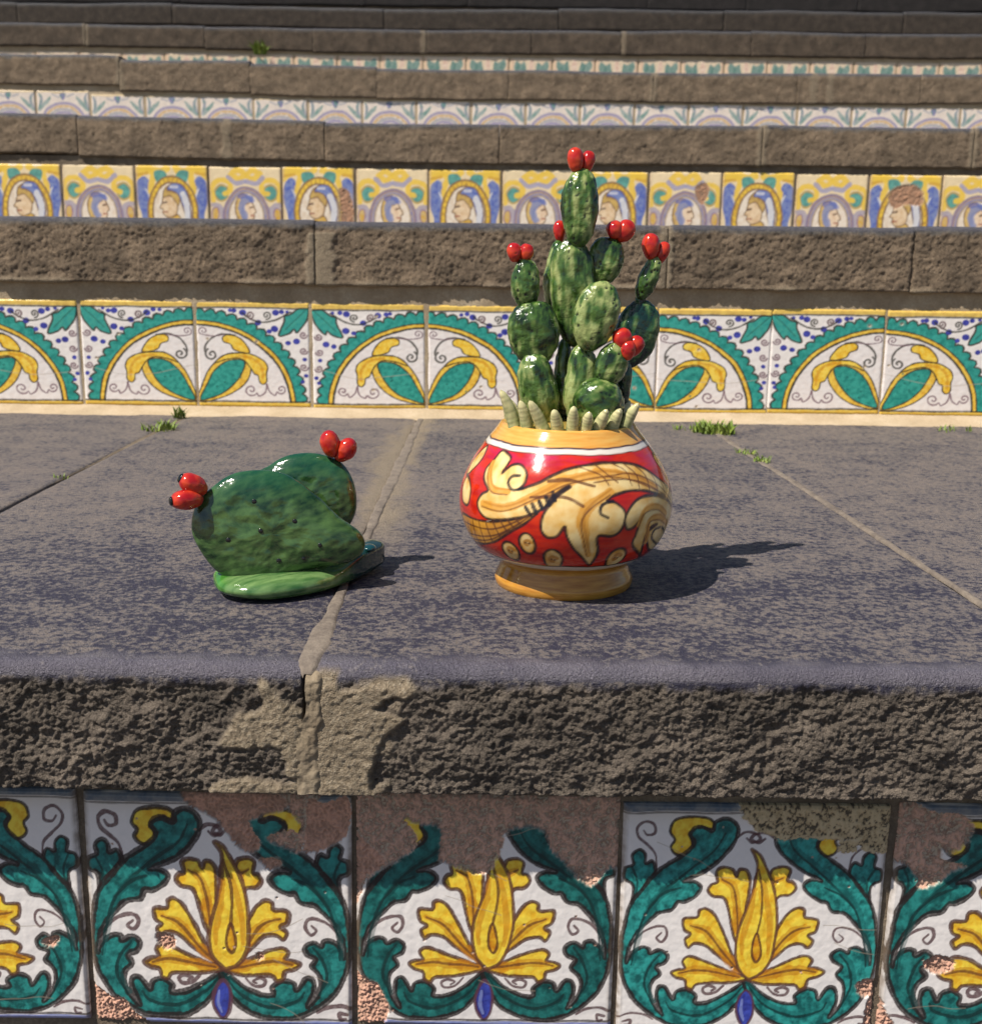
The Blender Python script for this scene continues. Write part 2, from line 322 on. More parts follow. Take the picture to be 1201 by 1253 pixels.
SPIKES = [
  (-0.0503,-0.0300,0.1469,-0.0592,-0.0318,0.1708),
  (-0.0395,-0.0400,0.1435,-0.0429,-0.0424,0.1635),
  (-0.0231,-0.0480,0.1409,-0.0354,-0.0509,0.1646),
  (-0.0112,-0.0520,0.1397,-0.0151,-0.0551,0.1582),
  (0.0013,-0.0540,0.1392,0.0012,-0.0572,0.1614),
  (0.0126,-0.0530,0.1398,0.0143,-0.0562,0.1568),
  (0.0231,-0.0490,0.1403,0.0292,-0.0519,0.1584),
  (0.0374,-0.0420,0.1418,0.0412,-0.0445,0.1583),
  (0.0497,-0.0300,0.1441,0.0575,-0.0318,0.1614),
  (-0.0538,0.0200,0.1419,-0.0561,0.0212,0.1574),
  (0.0517,0.0100,0.1425,0.0543,0.0106,0.1570),
]
FRONTPAD = [(-0.0456, 0.0831), (-0.0313, 0.0925), (-0.0139, 0.0961), (0.0086, 0.0944), (0.0241, 0.0867), (0.0429, 0.0714), (0.06, 0.0541), (0.0765, 0.0417), (0.0816, 0.0309), (0.0771, 0.0208), (0.0646, 0.0139), (0.0416, 0.0112), (0.0167, 0.0041), (-0.0083, -0.001), (-0.026, 0.0002), (-0.0432, 0.011), (-0.0558, 0.0273), (-0.0622, 0.0417), (-0.0625, 0.0561), (-0.0575, 0.0705)]
BACKPAD = [(-0.0146, 0.0818), (-0.0033, 0.0931), (0.0114, 0.1015), (0.0296, 0.1038), (0.044, 0.1019), (0.0584, 0.0957), (0.0682, 0.0829), (0.0729, 0.0662), (0.0723, 0.0513), (0.0657, 0.038), (0.0536, 0.0265), (0.0241, 0.0261), (-0.0085, 0.0408)]
SPOTS = [(-0.0085, 0.075), (0.0247, 0.0581), (-0.0034, 0.0506), (-0.0301, 0.0433), (0.0454, 0.0371), (0.0111, 0.0248), (0.0312, 0.0256)]
# ------------------------------------------------------------------ terrain under and around the stairs
D_, R_ = 1.216, 0.3185
def terrain():
    xs = np.array([-400, -60, -12, -6, 6, 12, 60, 400.]); ys = np.array([-400, -60, -4.0, -2.9, 0, 4, 9.5, 14, 60, 400.])
    zs = np.interp(ys, [-4.2, 14], [-1.75, 3.0]) - .12
    X, Y = np.meshgrid(xs, ys); Z = np.repeat(zs[:, None], len(xs), 1)
    o = link('hillside', mesh_from('hillside', np.stack([X, Y, Z], -1).reshape(-1, 3), gridq(len(ys), len(xs)), smooth=False), M_GROUND)
    props(o, 'bare sloping ground that carries the stairway', None, None, 'structure')
terrain()

# ------------------------------------------------------------------ stone slabs
MORT_FACE = [(-0.1577,-0.0115),(-0.1411,-0.0263),(-0.1213,-0.0336),(-0.1196,-0.0185),(-0.1234,0.0025),(-0.123,-0.0065),(-0.1052,-0.0063),(-0.1054,-0.0183),(-0.0898,-0.0166),(-0.0784,-0.0095),(-0.0599,-0.0072),(-0.0515,-0.0146),(-0.0529,-0.0221),(-0.07,-0.0254),(-0.0786,-0.0331),(-0.0587,-0.0395),(-0.073,-0.0513),(-0.079,-0.07),(-0.0835,-0.0919),(-0.0836,-0.0982),(-0.1895,-0.0996),(-0.1876,-0.0876),(-0.1716,-0.0852),(-0.137,-0.0879),(-0.1425,-0.0786),(-0.1478,-0.0616),(-0.1822,-0.0605),(-0.1841,-0.0498),(-0.1757,-0.0389),(-0.1584,-0.0341)]
def poly_mask(X, Z, poly, soft, jag=0.):
    p = Paint.__new__(Paint); p.X = X.astype(np.float32); p.Y = Z.astype(np.float32)
    d, ins, _ = p.dist((slice(None), slice(None)), cr(poly, True, 4), True)
    sd = np.where(ins, -d, d) + jag
    return 1 - sstep(-soft, soft, sd)
def slab(step, x0, x1, yf, zb, zt, yb, dx, m, seed, amp=1., rn=.012, sk0=0., sk1=0., tread_n=60, mort=None, tilt=0., lip=.004, name='stone_slab', label=None, nose_w=.024, r0=.45, blotk=1., bigk=1., wav=None):
    nx = max(6, int((x1-x0)/dx)); xs = np.linspace(x0, x1, nx)
    nf = max(8, int((zt-zb)/(dx*1.05)))
    pb = np.c_[np.linspace(yf+.10, yf+.006, 5), np.full(5, zb)]
    pf = np.c_[np.full(nf, yf), np.linspace(zb+.001, zt-rn, nf)]
    a = np.linspace(0, math.pi/2, 8)[1:]; pa = np.c_[yf+rn-rn*np.cos(a), zt-rn+rn*np.sin(a)]
    tt = np.linspace(0, 1, tread_n+1)[1:]; yy = yf+rn + (yb-yf-rn)*(tt*.35 + .65*tt**2.2)
    pt = np.c_[yy, np.full(len(yy), zt)]
    prof = np.concatenate([pb, pf, pa, pt]); n = len(prof)
    nrm = np.concatenate([np.tile([0, -1.], (5, 1)), np.tile([-1., 0], (nf, 1)), np.c_[-np.cos(a), np.sin(a)], np.tile([0, 1.], (len(yy), 1))])
    isf = np.concatenate([np.ones(5+nf), np.zeros(n-5-nf)])
    X = np.repeat(xs[None], n, 0); Y = np.repeat(prof[:, :1], nx, 1); Z = np.repeat(prof[:, 1:], nx, 1)
    t = np.clip((Y-yf)/(yb-yf), 0, 1); u = (X-x0)/(x1-x0)
    Xs = X + t*(sk0*(1-u)+sk1*u)
    so = seed*7.31
    jagz = .0062*fbm(X*42, so, 0*X, 4) + .0028*fbm(X*260, so, 0*X, 2) - .010*sstep(.28, .6, fbm(X*16, so+4, 0*X, 3))
    wf = isf[:, None] * (1 - sstep(-.004, .003, Z - (zt-rn) - jagz + .003))
    wf[:5] = 1
    big = fbm(Xs*22, Y*22, Z*30+so, 3, .55)
    ch = fbm(Xs*48, Y*48, Z*62+so, 4, .6, ridge=True)
    mid = fbm(Xs*130, Y*130, Z*170+so, 3, .6, ridge=True)
    fin = fbm(Xs*380, Y*380, Z*420+so, 2, .6) if dx < .002 else fbm(Xs*190, Y*190, Z*210+so, 2, .6) if dx < .003 else 0
    d = amp*(.0064*bigk*big + .0040*bigk*ch + .0034*mid + .0022*fin) - lip
    mm = np.zeros_like(X)
    if mort is not None:
        mm = np.clip(mort(Xs, Y, Z), 0, 1); d = d*(1-.62*mm) + mm*.0035
    e = np.minimum(Xs-Xs[:, :1], Xs[:, -1:]-Xs)
    jag = .4*fbm(X*0+so, Y*60, Z*60, 2)
    chip_ = np.exp(-e/(.0035*(1+jag)))*r0
    und = .0007*fbm(Xs*7, Y*7, so, 2) + .00035*fbm(Xs*60, Y*60, so, 3)
    dd = wf*d + (1-wf)*und - chip_*(.0045*wf + .0035*(1-wf))
    NY = nrm[:, :1]; NZ = nrm[:, 1:]
    Yd = Y + NY*dd; Zd = Z + NZ*dd + tilt*(Xs-(x0+x1)/2)
    if wav is not None: Zd = Zd + wav[0]*fbm(Xs*.8, Xs*0, wav[1] + (Z-zb)*2, 2) + .35*wav[0]*fbm(Xs*4, Xs*0, wav[1]+3. + (Z-zb)*9, 2)
    nose = (1-isf[:, None])*(1 - sstep(nose_w*.25, nose_w*1.15, (Y-yf) + .75*nose_w*fbm(Xs*45, Y*45, so, 5)))*np.clip(.85+.7*fbm(Xs*14, Y*14, so+2, 3), .35, 1)
    C = np.stack([mm*np.ones_like(X), nose, wf, blotk*sstep(1.25, .85, Y + .18*fbm(Xs*6, Y*6, so+3, 3))], -1)
    # end caps: one more column on either side, pulled in behind the face
    V = np.stack([Xs, Yd, Zd], -1)
    cap = lambda c: np.stack([c[:, 0], np.clip(c[:, 1]+.05, yf+.05, yb), np.minimum(c[:, 2], zt-.05)*0 + np.clip(c[:, 2]-.05, zb+.004, zt-.05)], -1)
    V = np.concatenate([cap(V[:, 0])[:, None], V, cap(V[:, -1])[:, None]], 1)
    C = np.concatenate([C[:, :1], C, C[:, -1:]], 1)
    me = mesh_from(name, V.reshape(-1, 3), gridq(n, nx+2), C.reshape(-1, 4))
    o = link(name, me, m, step)
    if label: o['label'] = label
    return o
def bed(step, x0, x1, y, z0, z1, m, dx, seed, name='mortar_bed', amp=.0016):
    nx = max(4, int((x1-x0)/dx)); nz = max(4, int((z1-z0)/dx))
    X, Z = np.meshgrid(np.linspace(x0, x1, nx), np.linspace(z0, z1, nz))
    Y = y - amp*(fbm(X*40, Z*40, seed, 3) + .6*fbm(X*170, Z*170, seed, 2))
    return link(name, mesh_from(name, np.stack([X, Y, Z], -1).reshape(-1, 3), gridq(nz, nx)), m, step)
def strip(step, pts, wid, seed, m, name, n=160, nw=9, hgt=.0009, jag=.35):
    # mortar run along a joint on the tread, ragged edges, slightly domed
    p = np.asarray(pts, float); L = np.r_[0, np.cumsum(np.hypot(*np.diff(p[:, :2], axis=0).T))]
    s = np.linspace(0, L[-1], n); cx = np.interp(s, L, p[:, 0]); cy = np.interp(s, L, p[:, 1]); wv = np.interp(s, L, wid)
    u = np.linspace(-1, 1, nw)
    lw = wv*(1 + jag*fbm(s*22, seed, 0*s, 4)); rw = wv*(1 + jag*fbm(s*22, seed+9, 0*s, 4))
    X = cx[:, None] + np.where(u < 0, u*lw[:, None], u*rw[:, None]); Y = cy[:, None] + 0*X
    yn = np.clip(.759-Y, 0, .0108); nz_ = -(.011-np.sqrt(.011**2-yn**2))
    Z = nz_ + hgt*(1-np.abs(u)**2.5)[None] - .0022*(np.abs(u) > .99)[None] + .0009*fbm(X*120, Y*120, seed, 3)
    return link(name, mesh_from(name, np.stack([X, Y, Z], -1).reshape(-1, 3), gridq(n, nw)), m, step)

# ------------------------------------------------------------------ tiles
def tile_mesh(name, P, w_, h_, depth=.009, bow=.0008):
    ny, nx = P.X.shape
    u = np.linspace(0, 1, nx)[None] + 0*P.X; v = np.linspace(0, 1, ny)[:, None] + 0*P.X
    e = np.minimum(np.minimum(u, 1-u)*w_, np.minimum(v, 1-v)*h_)
    y = -.0022*P.h + .0016*(1-sstep(0, .0028, e)) + bow*(((u-.5)**2+(v-.5)**2)*2) + .0003*P.n1*P.a + .0016*(P.n2+P.n1)*(1-P.a)
    V = np.stack([(u-.5)*w_, y, (1-v)*h_], -1)
    V = np.pad(V, ((1, 1), (1, 1), (0, 0)), mode='edge'); V[0, :, 1] = V[-1, :, 1] = depth; V[:, 0, 1] = V[:, -1, 1] = depth
    C = np.pad(np.concatenate([P.c, P.a[..., None]], -1), ((1, 1), (1, 1), (0, 0)), mode='edge')
    return mesh_from(name, V.reshape(-1, 3), gridq(ny+2, nx+2, flip=True), C.reshape(-1, 4))
WHITE, LINE = (.80, .755, .735), (.022, .014, .014)
TEAL, TEALD = TEAL0, TEALD0 = (.028, .285, .262), (.007, .090, .088)
YEL, YELD, OCH = (.90, .68, .07), (.78, .44, .025), (.56, .21, .012)
BLUE, BLUED = (.05, .075, .42), (.025, .03, .2)
CLAY, CLAY2 = (.60, .34, .245), (.42, .25, .18)

# big flower tile: left half is listed, the right half is its mirror image about x = 590
F_LEAF = [(603,752),(575,830),(520,900),(450,940),(360,953),(270,945),(190,905),(125,840),(85,760),(70,680),(72,590),(85,500),(105,440),(150,380),(210,310),(280,262),(330,225),(345,195),(328,165),(345,140),(375,135),(415,150),(425,115),(465,100),(505,118),(520,155),(498,215),(445,275),(385,315),(312,345),(355,345),(388,370),(365,405),(318,430),(288,432),(265,465),(215,475),(180,505),(130,560),(100,630),(92,690),(108,650),(150,620),(180,625),(188,645),(225,630),(258,652),(248,682),(212,702),(230,735),(200,765),(190,805),(205,860),(245,908),(222,850),(225,798),(255,790),(290,838),(305,805),(345,795),(388,820),(385,852),(440,850),(510,815),(560,775),(590,748)]
F_SIDE = [(105,455),(110,390),(100,362),(70,345),(74,305),(105,290),(100,250),(125,230),(150,250),(155,285),(185,275),(200,310),(185,345),(160,365),(140,400),(118,445)]
F_BUD = [(340,195),(345,225),(320,245),(280,240),(258,215),(270,185),(250,155),(270,110),(325,95),(390,98),(420,120),(412,142),(375,135),(340,150),(328,165)]
F_PET = [[(560,610),(530,580),(510,500),(485,420),(440,410),(418,385),(430,360),(452,350),(445,310),(470,293),(510,300),(525,327),(537,300),(565,305),(580,340),(580,400),(572,470),(570,540)],
         [(588,735),(540,700),(470,650),(420,610),(372,603),(345,620),(330,590),(352,568),(325,550),(320,505),(373,500),(380,470),(410,463),(445,490),(480,550),(512,620),(548,690)],
         [(592,742),(520,765),(440,770),(390,775),(370,795),(345,785),(337,755),(300,745),(278,725),(305,710),(337,705),(325,675),(350,655),(400,665),(460,690),(530,720)]]
F_VEIN = [[(470,340),(515,370),(535,450),(545,560)], [(350,535),(420,560),(490,640),(560,715)], [(310,725),(380,712),(450,720),(560,738)]]
F_TULIP = [(590,738),(550,690),(537,620),(550,540),(575,460),(598,380),(606,290),(598,255),(578,222),(615,245),(645,300),(680,380),(697,460),(702,560),(690,650),(660,708),(615,738)]
F_CURLS = [[(205,305),(195,250),(160,215),(125,180),(120,140),(150,115),(185,130),(187,165),(157,172),(143,152)], [(515,180),(550,155),(590,160),(607,182),(578,196),(556,180)],
           [(98,625),(150,560),(200,535),(243,535),(256,568),(235,597),(213,580),(232,560)], [(500,780),(470,810),(430,815),(418,795),(440,782),(468,792),(455,803)],
           [(60,920),(110,903),(170,912),(205,932)], [(85,938),(117,934),(112,956),(92,954)]]
F_LV = [[(590,760),(520,850),(400,905),(290,885),(260,850)], [(110,700),(125,600),(160,480),(230,390),(340,300),(430,230),(470,160)], [(225,650),(185,700),(165,780),(200,860)], [(300,372),(230,400),(170,460)]]
def flower_tile(seed, mirror=False, chips=(), lw=1., dk=1.):
    TEAL, TEALD = tuple(c*dk for c in TEAL0), tuple(c*dk for c in TEALD0)
    ny, nx = 280, 308
    X, Y = np.meshgrid(np.linspace(62, 1118, nx), np.linspace(48, 988, ny))
    r = np.random.default_rng(seed)
    wx = 15*fbm(X/260, Y/260, seed*2.1, 2); wy = 15*fbm(X/260, Y/260, seed*3.3+40, 2)
    Xw = X + wx + r.uniform(-4, 4); Yw = Y + wy + r.uniform(-4, 4)
    P = Paint(Xw, Yw, WHITE, seed, px=2.8)
    P.mot = r.uniform(.8, 1.2); P.c *= (1 + .05*P.n1 + .025*P.n2)[..., None]
    yt = sstep(150, 40, Y)[..., None]*.55*(.6+.4*P.n1[..., None]); P.c = P.c*(1-yt) + np.array((.46, .38, .23), np.float32)*yt
    mi = lambda p: [(1180-x, y) for x, y in p]
    for side in (0, 1):
        f = (lambda p: p) if not side else mi
        for c in F_CURLS: P.stroke(f(c), (.09, .035, .04), r.uniform(7, 10)*lw, .9, taper=.5)
        P.fill(f(F_SIDE), TEAL, TEALD, LINE, 10*lw); P.stroke(f([(100,300),(125,360),(112,440)]), (.006,.03,.03), 6, .8)
        if r.random() < .8 or not side: P.fill(f(F_BUD), YEL, YELD, LINE, 9*lw)
        P.fill(f(F_LEAF), TEAL, TEALD, LINE, r.uniform(11, 14)*lw)
        for v in F_LV: P.stroke([(x+8, y-6) for x, y in f(v)], TEALD, 20, .55, taper=.8); P.stroke(f(v), (.006, .03, .03), 8*lw, .85, taper=.7)
    for side in (0, 1):
        f = (lambda p: p) if not side else mi
        for p, v in zip(F_PET, F_VEIN):
            P.fill(f(p), YEL, YELD, (.09, .035, .025), 10*lw); P.stroke(f(v), OCH, 24, .6, taper=.9); P.stroke(f(v[2:]), OCH, 30, .6, taper=.9); P.stroke(f(v), (.16, .06, .02), 7*lw, .85, taper=.6)
    P.fill(F_TULIP, YELD, YEL, (.13, .05, .03), 9*lw)
    P.fill([(612,700),(575,660),(568,590),(590,480),(612,370),(628,450),(650,520),(668,600),(655,670)], YEL, (.76,.46,.03), None)
    P.stroke([(565,640),(566,580),(590,470),(606,380)], OCH, 16, .6, taper=.7); P.stroke([(672,640),(676,560),(662,460),(640,360)], OCH, 16, .6, taper=.7)
    P.fill([(624,560),(641,612),(642,650),(625,674),(607,650),(608,606)], YELD, OCH, (.12, .045, .02), 7*lw); P.stroke([(612,300),(634,395),(634,480),(624,562)], (.12, .045, .02), 7*lw, .9)
    P.fill([(592,795),(570,820),(555,870),(562,920),(590,957),(616,930),(626,880),(618,825)], BLUE, BLUED, (.10, .04, .06), 8*lw)
    P.stroke([(578,840),(575,890),(588,930)], (.3, .36, .7), 9, .55, taper=.7)
    P.fill([(50,966),(1130,966),(1130,1000),(50,1000)], (.22, .26, .55), (.30, .33, .55), None, curve=False)
    P.stroke([(50,960),(1130,960)], LINE, 6, .85, curve=False)
    P.fill([(50,40),(1130,40),(1130,74),(50,74)], (.10, .13, .17), (.20, .21, .22), None, curve=False)
    P.stroke([(50,80),(1130,80)], LINE, 5, .7, curve=False)
    ed = np.minimum(np.minimum(X-62, 1118-X), 60)
    dirt = np.clip((1-ed/26)*(.6+.8*P.n1), 0, .75)[..., None]; P.c = P.c*(1-dirt) + np.array((.16, .115, .075), np.float32)*dirt
    P.X, P.Y = X.astype(np.float32), Y.astype(np.float32)
    for kind, p in chips:
        if kind == 'clay': P.chip(p, CLAY, CLAY2, 1., 9)
        elif kind == 'soot': P.chip(p, (.62, .38, .28), (.26, .17, .125), 1., 10, spots=(.50, .40, .30))
        else: P.chip(p, (.56, .44, .27), (.40, .30, .17), -.6, 12, spots=(.10, .08, .055))
    for i in range(12):
        x, y = r.uniform(80, 1100), r.uniform(90, 950); P.chip([(x-3, y-3), (x+4, y-2), (x+3, y+4), (x-4, y+3)], CLAY2, (.5, .42, .33), .4, 3, rimk=0)
    # fine hairline cracks of the glaze
    for i in range(4):
        x, y, a = r.uniform(100, 1080), r.uniform(120, 930), r.uniform(-.4, .4); q = [(x, y)]
        for j in range(4): a += r.uniform(-.3, .3); x += 60*math.cos(a); y += 60*math.sin(a); q.append((x, y))
        P.stroke(q, (.33, .27, .2), 2.2, .6)
    return P
def sh(p, dx, dy): return [(x+dx, y+dy) for x, y in p]
T2 = [('clay', sh([(535,-10),(545,60),(600,85),(650,120),(692,165),(722,212),(765,240),(805,238),(820,195),(782,135),(792,108),(850,90),(930,60),(950,-10)], -65, 30)),
      ('soot', sh([(900,-10),(935,60),(985,130),(975,165),(1000,185),(1050,160),(1040,60),(1060,-10)], -65, 30)), ('clay', sh([(1010,30),(1080,40),(1170,20),(1170,150),(1100,212),(1010,242),(990,215),(1000,150)], -65, 30)),
      ('clay', sh([(815,268),(890,262),(905,290),(860,312),(828,288)], -65, 30)), ('soot', sh([(850,180),(950,150),(990,190),(980,235),(900,215)], -65, 30)), ('clay', sh([(80,790),(160,820),(200,850),(250,858),(285,910),(340,950),(340,1000),(80,1000)], -65, 30)),
      ('clay', sh([(390,590),(430,575),(470,600),(460,640),(420,640)], -65, 30)), ('clay', sh([(797,655),(820,650),(826,674),(802,682)], -65, 30))]
T3 = [('soot', sh([(20,-20),(1170,-20),(1170,320),(1090,300),(1015,380),(940,330),(900,285),(850,235),(812,160),(720,150),(655,180),(655,215),(625,290),(590,330),(540,338),(480,315),(405,290),(395,268),(400,160),(300,140),(250,120),(305,195),(290,245),(200,310),(110,365),(62,470),(20,480)], 0, 15)),
      ('clay', sh([(20,750),(100,778),(150,808),(180,870),(192,915),(150,990),(20,990)], 0, 15)), ('clay', sh([(20,180),(120,240),(180,310),(100,360),(60,440),(20,470)], 0, 15))]
T4 = [('dirt', [(560,30),(565,120),(600,150),(700,180),(770,172),(900,180),(1000,210),(1100,232),(1180,200),(1180,30)]), ('clay', [(1045,775),(1075,752),(1130,760),(1130,815),(1065,822)]), ('clay', [(1095,845),(1130,830),(1130,990),(1085,990)]), ('dirt', [(925,185),(985,185),(990,225),(930,230)])]
q5 = lambda p: [(x*.78-25, y*.78) for x, y in p]
T5 = [('soot', q5([(100,50),(290,100),(420,105),(490,165),(480,225),(455,260),(400,300),(352,292),(360,340),(480,365),(400,402),(330,470),(250,480),(235,430),(170,370),(100,330)])), ('clay', q5([(320,880),(370,842),(440,840),(482,878),(450,922),(370,932)])), ('clay', q5([(60,1030),(120,1080),(150,1150),(205,1230),(190,1270),(40,1270)]))]
q1 = lambda p: [(x*.78+753, y*.78) for x, y in p]
T1 = [('clay', q1([(245,840),(300,820),(336,818),(320,862),(270,876)])), ('clay', [(300,700),(330,690),(340,715),(310,725)])]
T6 = [('clay', [(900,30),(950,120),(1050,150),(1130,140),(1130,30)]), ('clay', [(40,860),(120,880),(150,990),(40,990)])]

# arch tile: left half of an arch (mirrored for the right half)
def arch_tile(seed, mirror):
    ny, nx = 140, 152
    X, Y = np.meshgrid(np.linspace(8, 552, nx), np.linspace(88, 658, ny))
    r = np.random.default_rng(seed)
    Xd = X + 5*fbm(X/150, Y/150, seed*2.7, 2) + r.uniform(-3, 3); Yd = Y + 5*fbm(X/150, Y/150, seed*1.7+30, 2) + r.uniform(-3, 3)
    P = Paint(Xd, Yd, (.80, .75, .72), seed, px=3.4, nscale=1.8)
    P.c *= (1 + .04*P.n1)[..., None]
    L = (.03, .03, .022); PU = (.17, .09, .12)
    def arc(rx, ry, a0=0., a1=math.pi/2, n=14): t = np.linspace(a0, a1, n); return [(562-rx*math.cos(q), 642-ry*math.sin(q)) for q in t]
    sc = []
    for i in range(15):
        a0, a1 = (i/15)*math.pi/2, ((i+1)/15)*math.pi/2
        for t, k in ((.08, .0), (.3, 17), (.6, 21), (.9, 12)):
            a = a0+(a1-a0)*t; sc.append((562-(517+k)*math.cos(a), 642-(498+k)*math.sin(a)))
    P.fill(sc + arc(470, 440)[::-1] , (.04, .34, .29), (.015, .22, .19), L, 6, curve=False)
    P.fill(arc(480, 452) + arc(458, 431)[::-1], (.84, .58, .09), (.70, .40, .04), L, 4.5, curve=False)
    P.fill([(562,642)] + arc(455, 428), (.80, .75, .73), (.77, .70, .67), L, 6, curve=False)
    P.fill([(8,112),(60,122),(100,152),(127,163),(130,195),(157,267),(110,257),(85,235),(72,252),(45,222),(20,180)], (.05, .34, .28), TEAL, L, 6)
    P.stroke([(20,125),(70,175),(125,235)], (.02, .12, .1), 4, .7)
    for x, y, q in ((115,135,8),(145,140,11),(175,146,15),(330,150,15),(365,138,11),(390,140,9),(258,195,14),(175,228,16),(207,245,11),(75,300,15),(112,313,12),(40,400,10),(30,488,10),(42,520,9)):
        P.dot(x+r.uniform(-5, 5), y+r.uniform(-5, 5), q*1.15, (.06, .07, .40), (.03, .035, .24))
    P.stroke([(100,140),(170,185),(240,198),(300,175),(330,150)], L, 6, .9)
    P.spiral(215, 162, 22, 1.6, 1.4, L, 5.5); P.spiral(295, 160, 20, 1.6, 1.3, (.12, .06, .07), 5.5)
    for x, y in ((40,265),(42,350),(40,440)): P.spiral(x, y, 20, 3., 1.4, PU, 5.5, sgn=-1)
    P.fill([(554,632),(440,612),(360,566),(312,505),(296,440),(318,378),(390,366),(450,398),(502,460),(537,540)], (.84, .58, .09), (.68, .38, .04), L, 4.5)
    P.fill([(545,625),(445,592),(382,540),(342,475),(325,415),(362,400),(420,415),(478,468),(520,550)], (.04, .34, .28), (.015, .21, .18), L, 4.5)
    for i in range(7): P.dot(r.uniform(350, 480), r.uniform(425, 570), 5, (.012, .13, .11), (.012, .15, .13))
    P.fill([(300,365),(310,330),(345,287),(395,268),(427,280),(425,306),(392,320),(377,347),(340,362)], (.86, .63, .10), YELD, L, 4.5)
    P.fill([(300,370),(392,368),(440,388),(470,420),(420,402),(360,392),(322,410),(296,450),(282,480),(263,490),(258,520),(242,536),(222,520),(222,475),(216,440),(235,402)], (.86, .63, .10), YELD, L, 4.5)
    P.stroke([(240,500),(245,440),(285,395),(350,380)], OCH, 9, .55)
    P.spiral(485, 375, 33, -1.0, 1.3, L, 6.5, lead=[(370,272),(430,265),(480,285),(512,325),(516,360)])
    P.spiral(522, 248, 22, 0.5, 1.2, PU, 4, lead=[(420,268),(480,275),(530,268)], sgn=-1)
    P.spiral(152, 562, 27, .6, 1.3, PU, 5, lead=[(222,535),(210,575),(185,595)]); P.spiral(300, 568, 34, 2.6, 1.3, PU, 5, lead=[(222,535),(232,580),(260,600)], sgn=-1)
    P.fill([(0,80),(560,80),(560,118),(0,118)], (.74, .52, .12), (.64, .42, .1), None, curve=False); P.stroke([(0,122),(560,122)], L, 6, .9, curve=False)
    P.fill([(0,638),(560,638),(560,670),(0,670)], (.76, .54, .10), (.72, .45, .06), None, curve=False); P.stroke([(0,633),(560,633)], L, 6, .9, curve=False)
    for i in range(2):
        x, y = r.uniform(20, 540), r.uniform(110, 630); P.chip([(x-5, y-5), (x+6, y-3), (x+4, y+6), (x-6, y+4)], (.4, .3, .2), (.55, .45, .33), .4, 4)
    if r.random() < .7: P.stroke([(8, 480+r.uniform(-60, 60)), (200, 490), (330, 485), (552, 470+r.uniform(-40, 40))], (.45, .38, .3), 2.5, .6)
    if mirror:
        for k in ('c', 'a', 'h', 'n1', 'n2'): setattr(P, k, np.ascontiguousarray(getattr(P, k)[:, ::-1]))
    return P

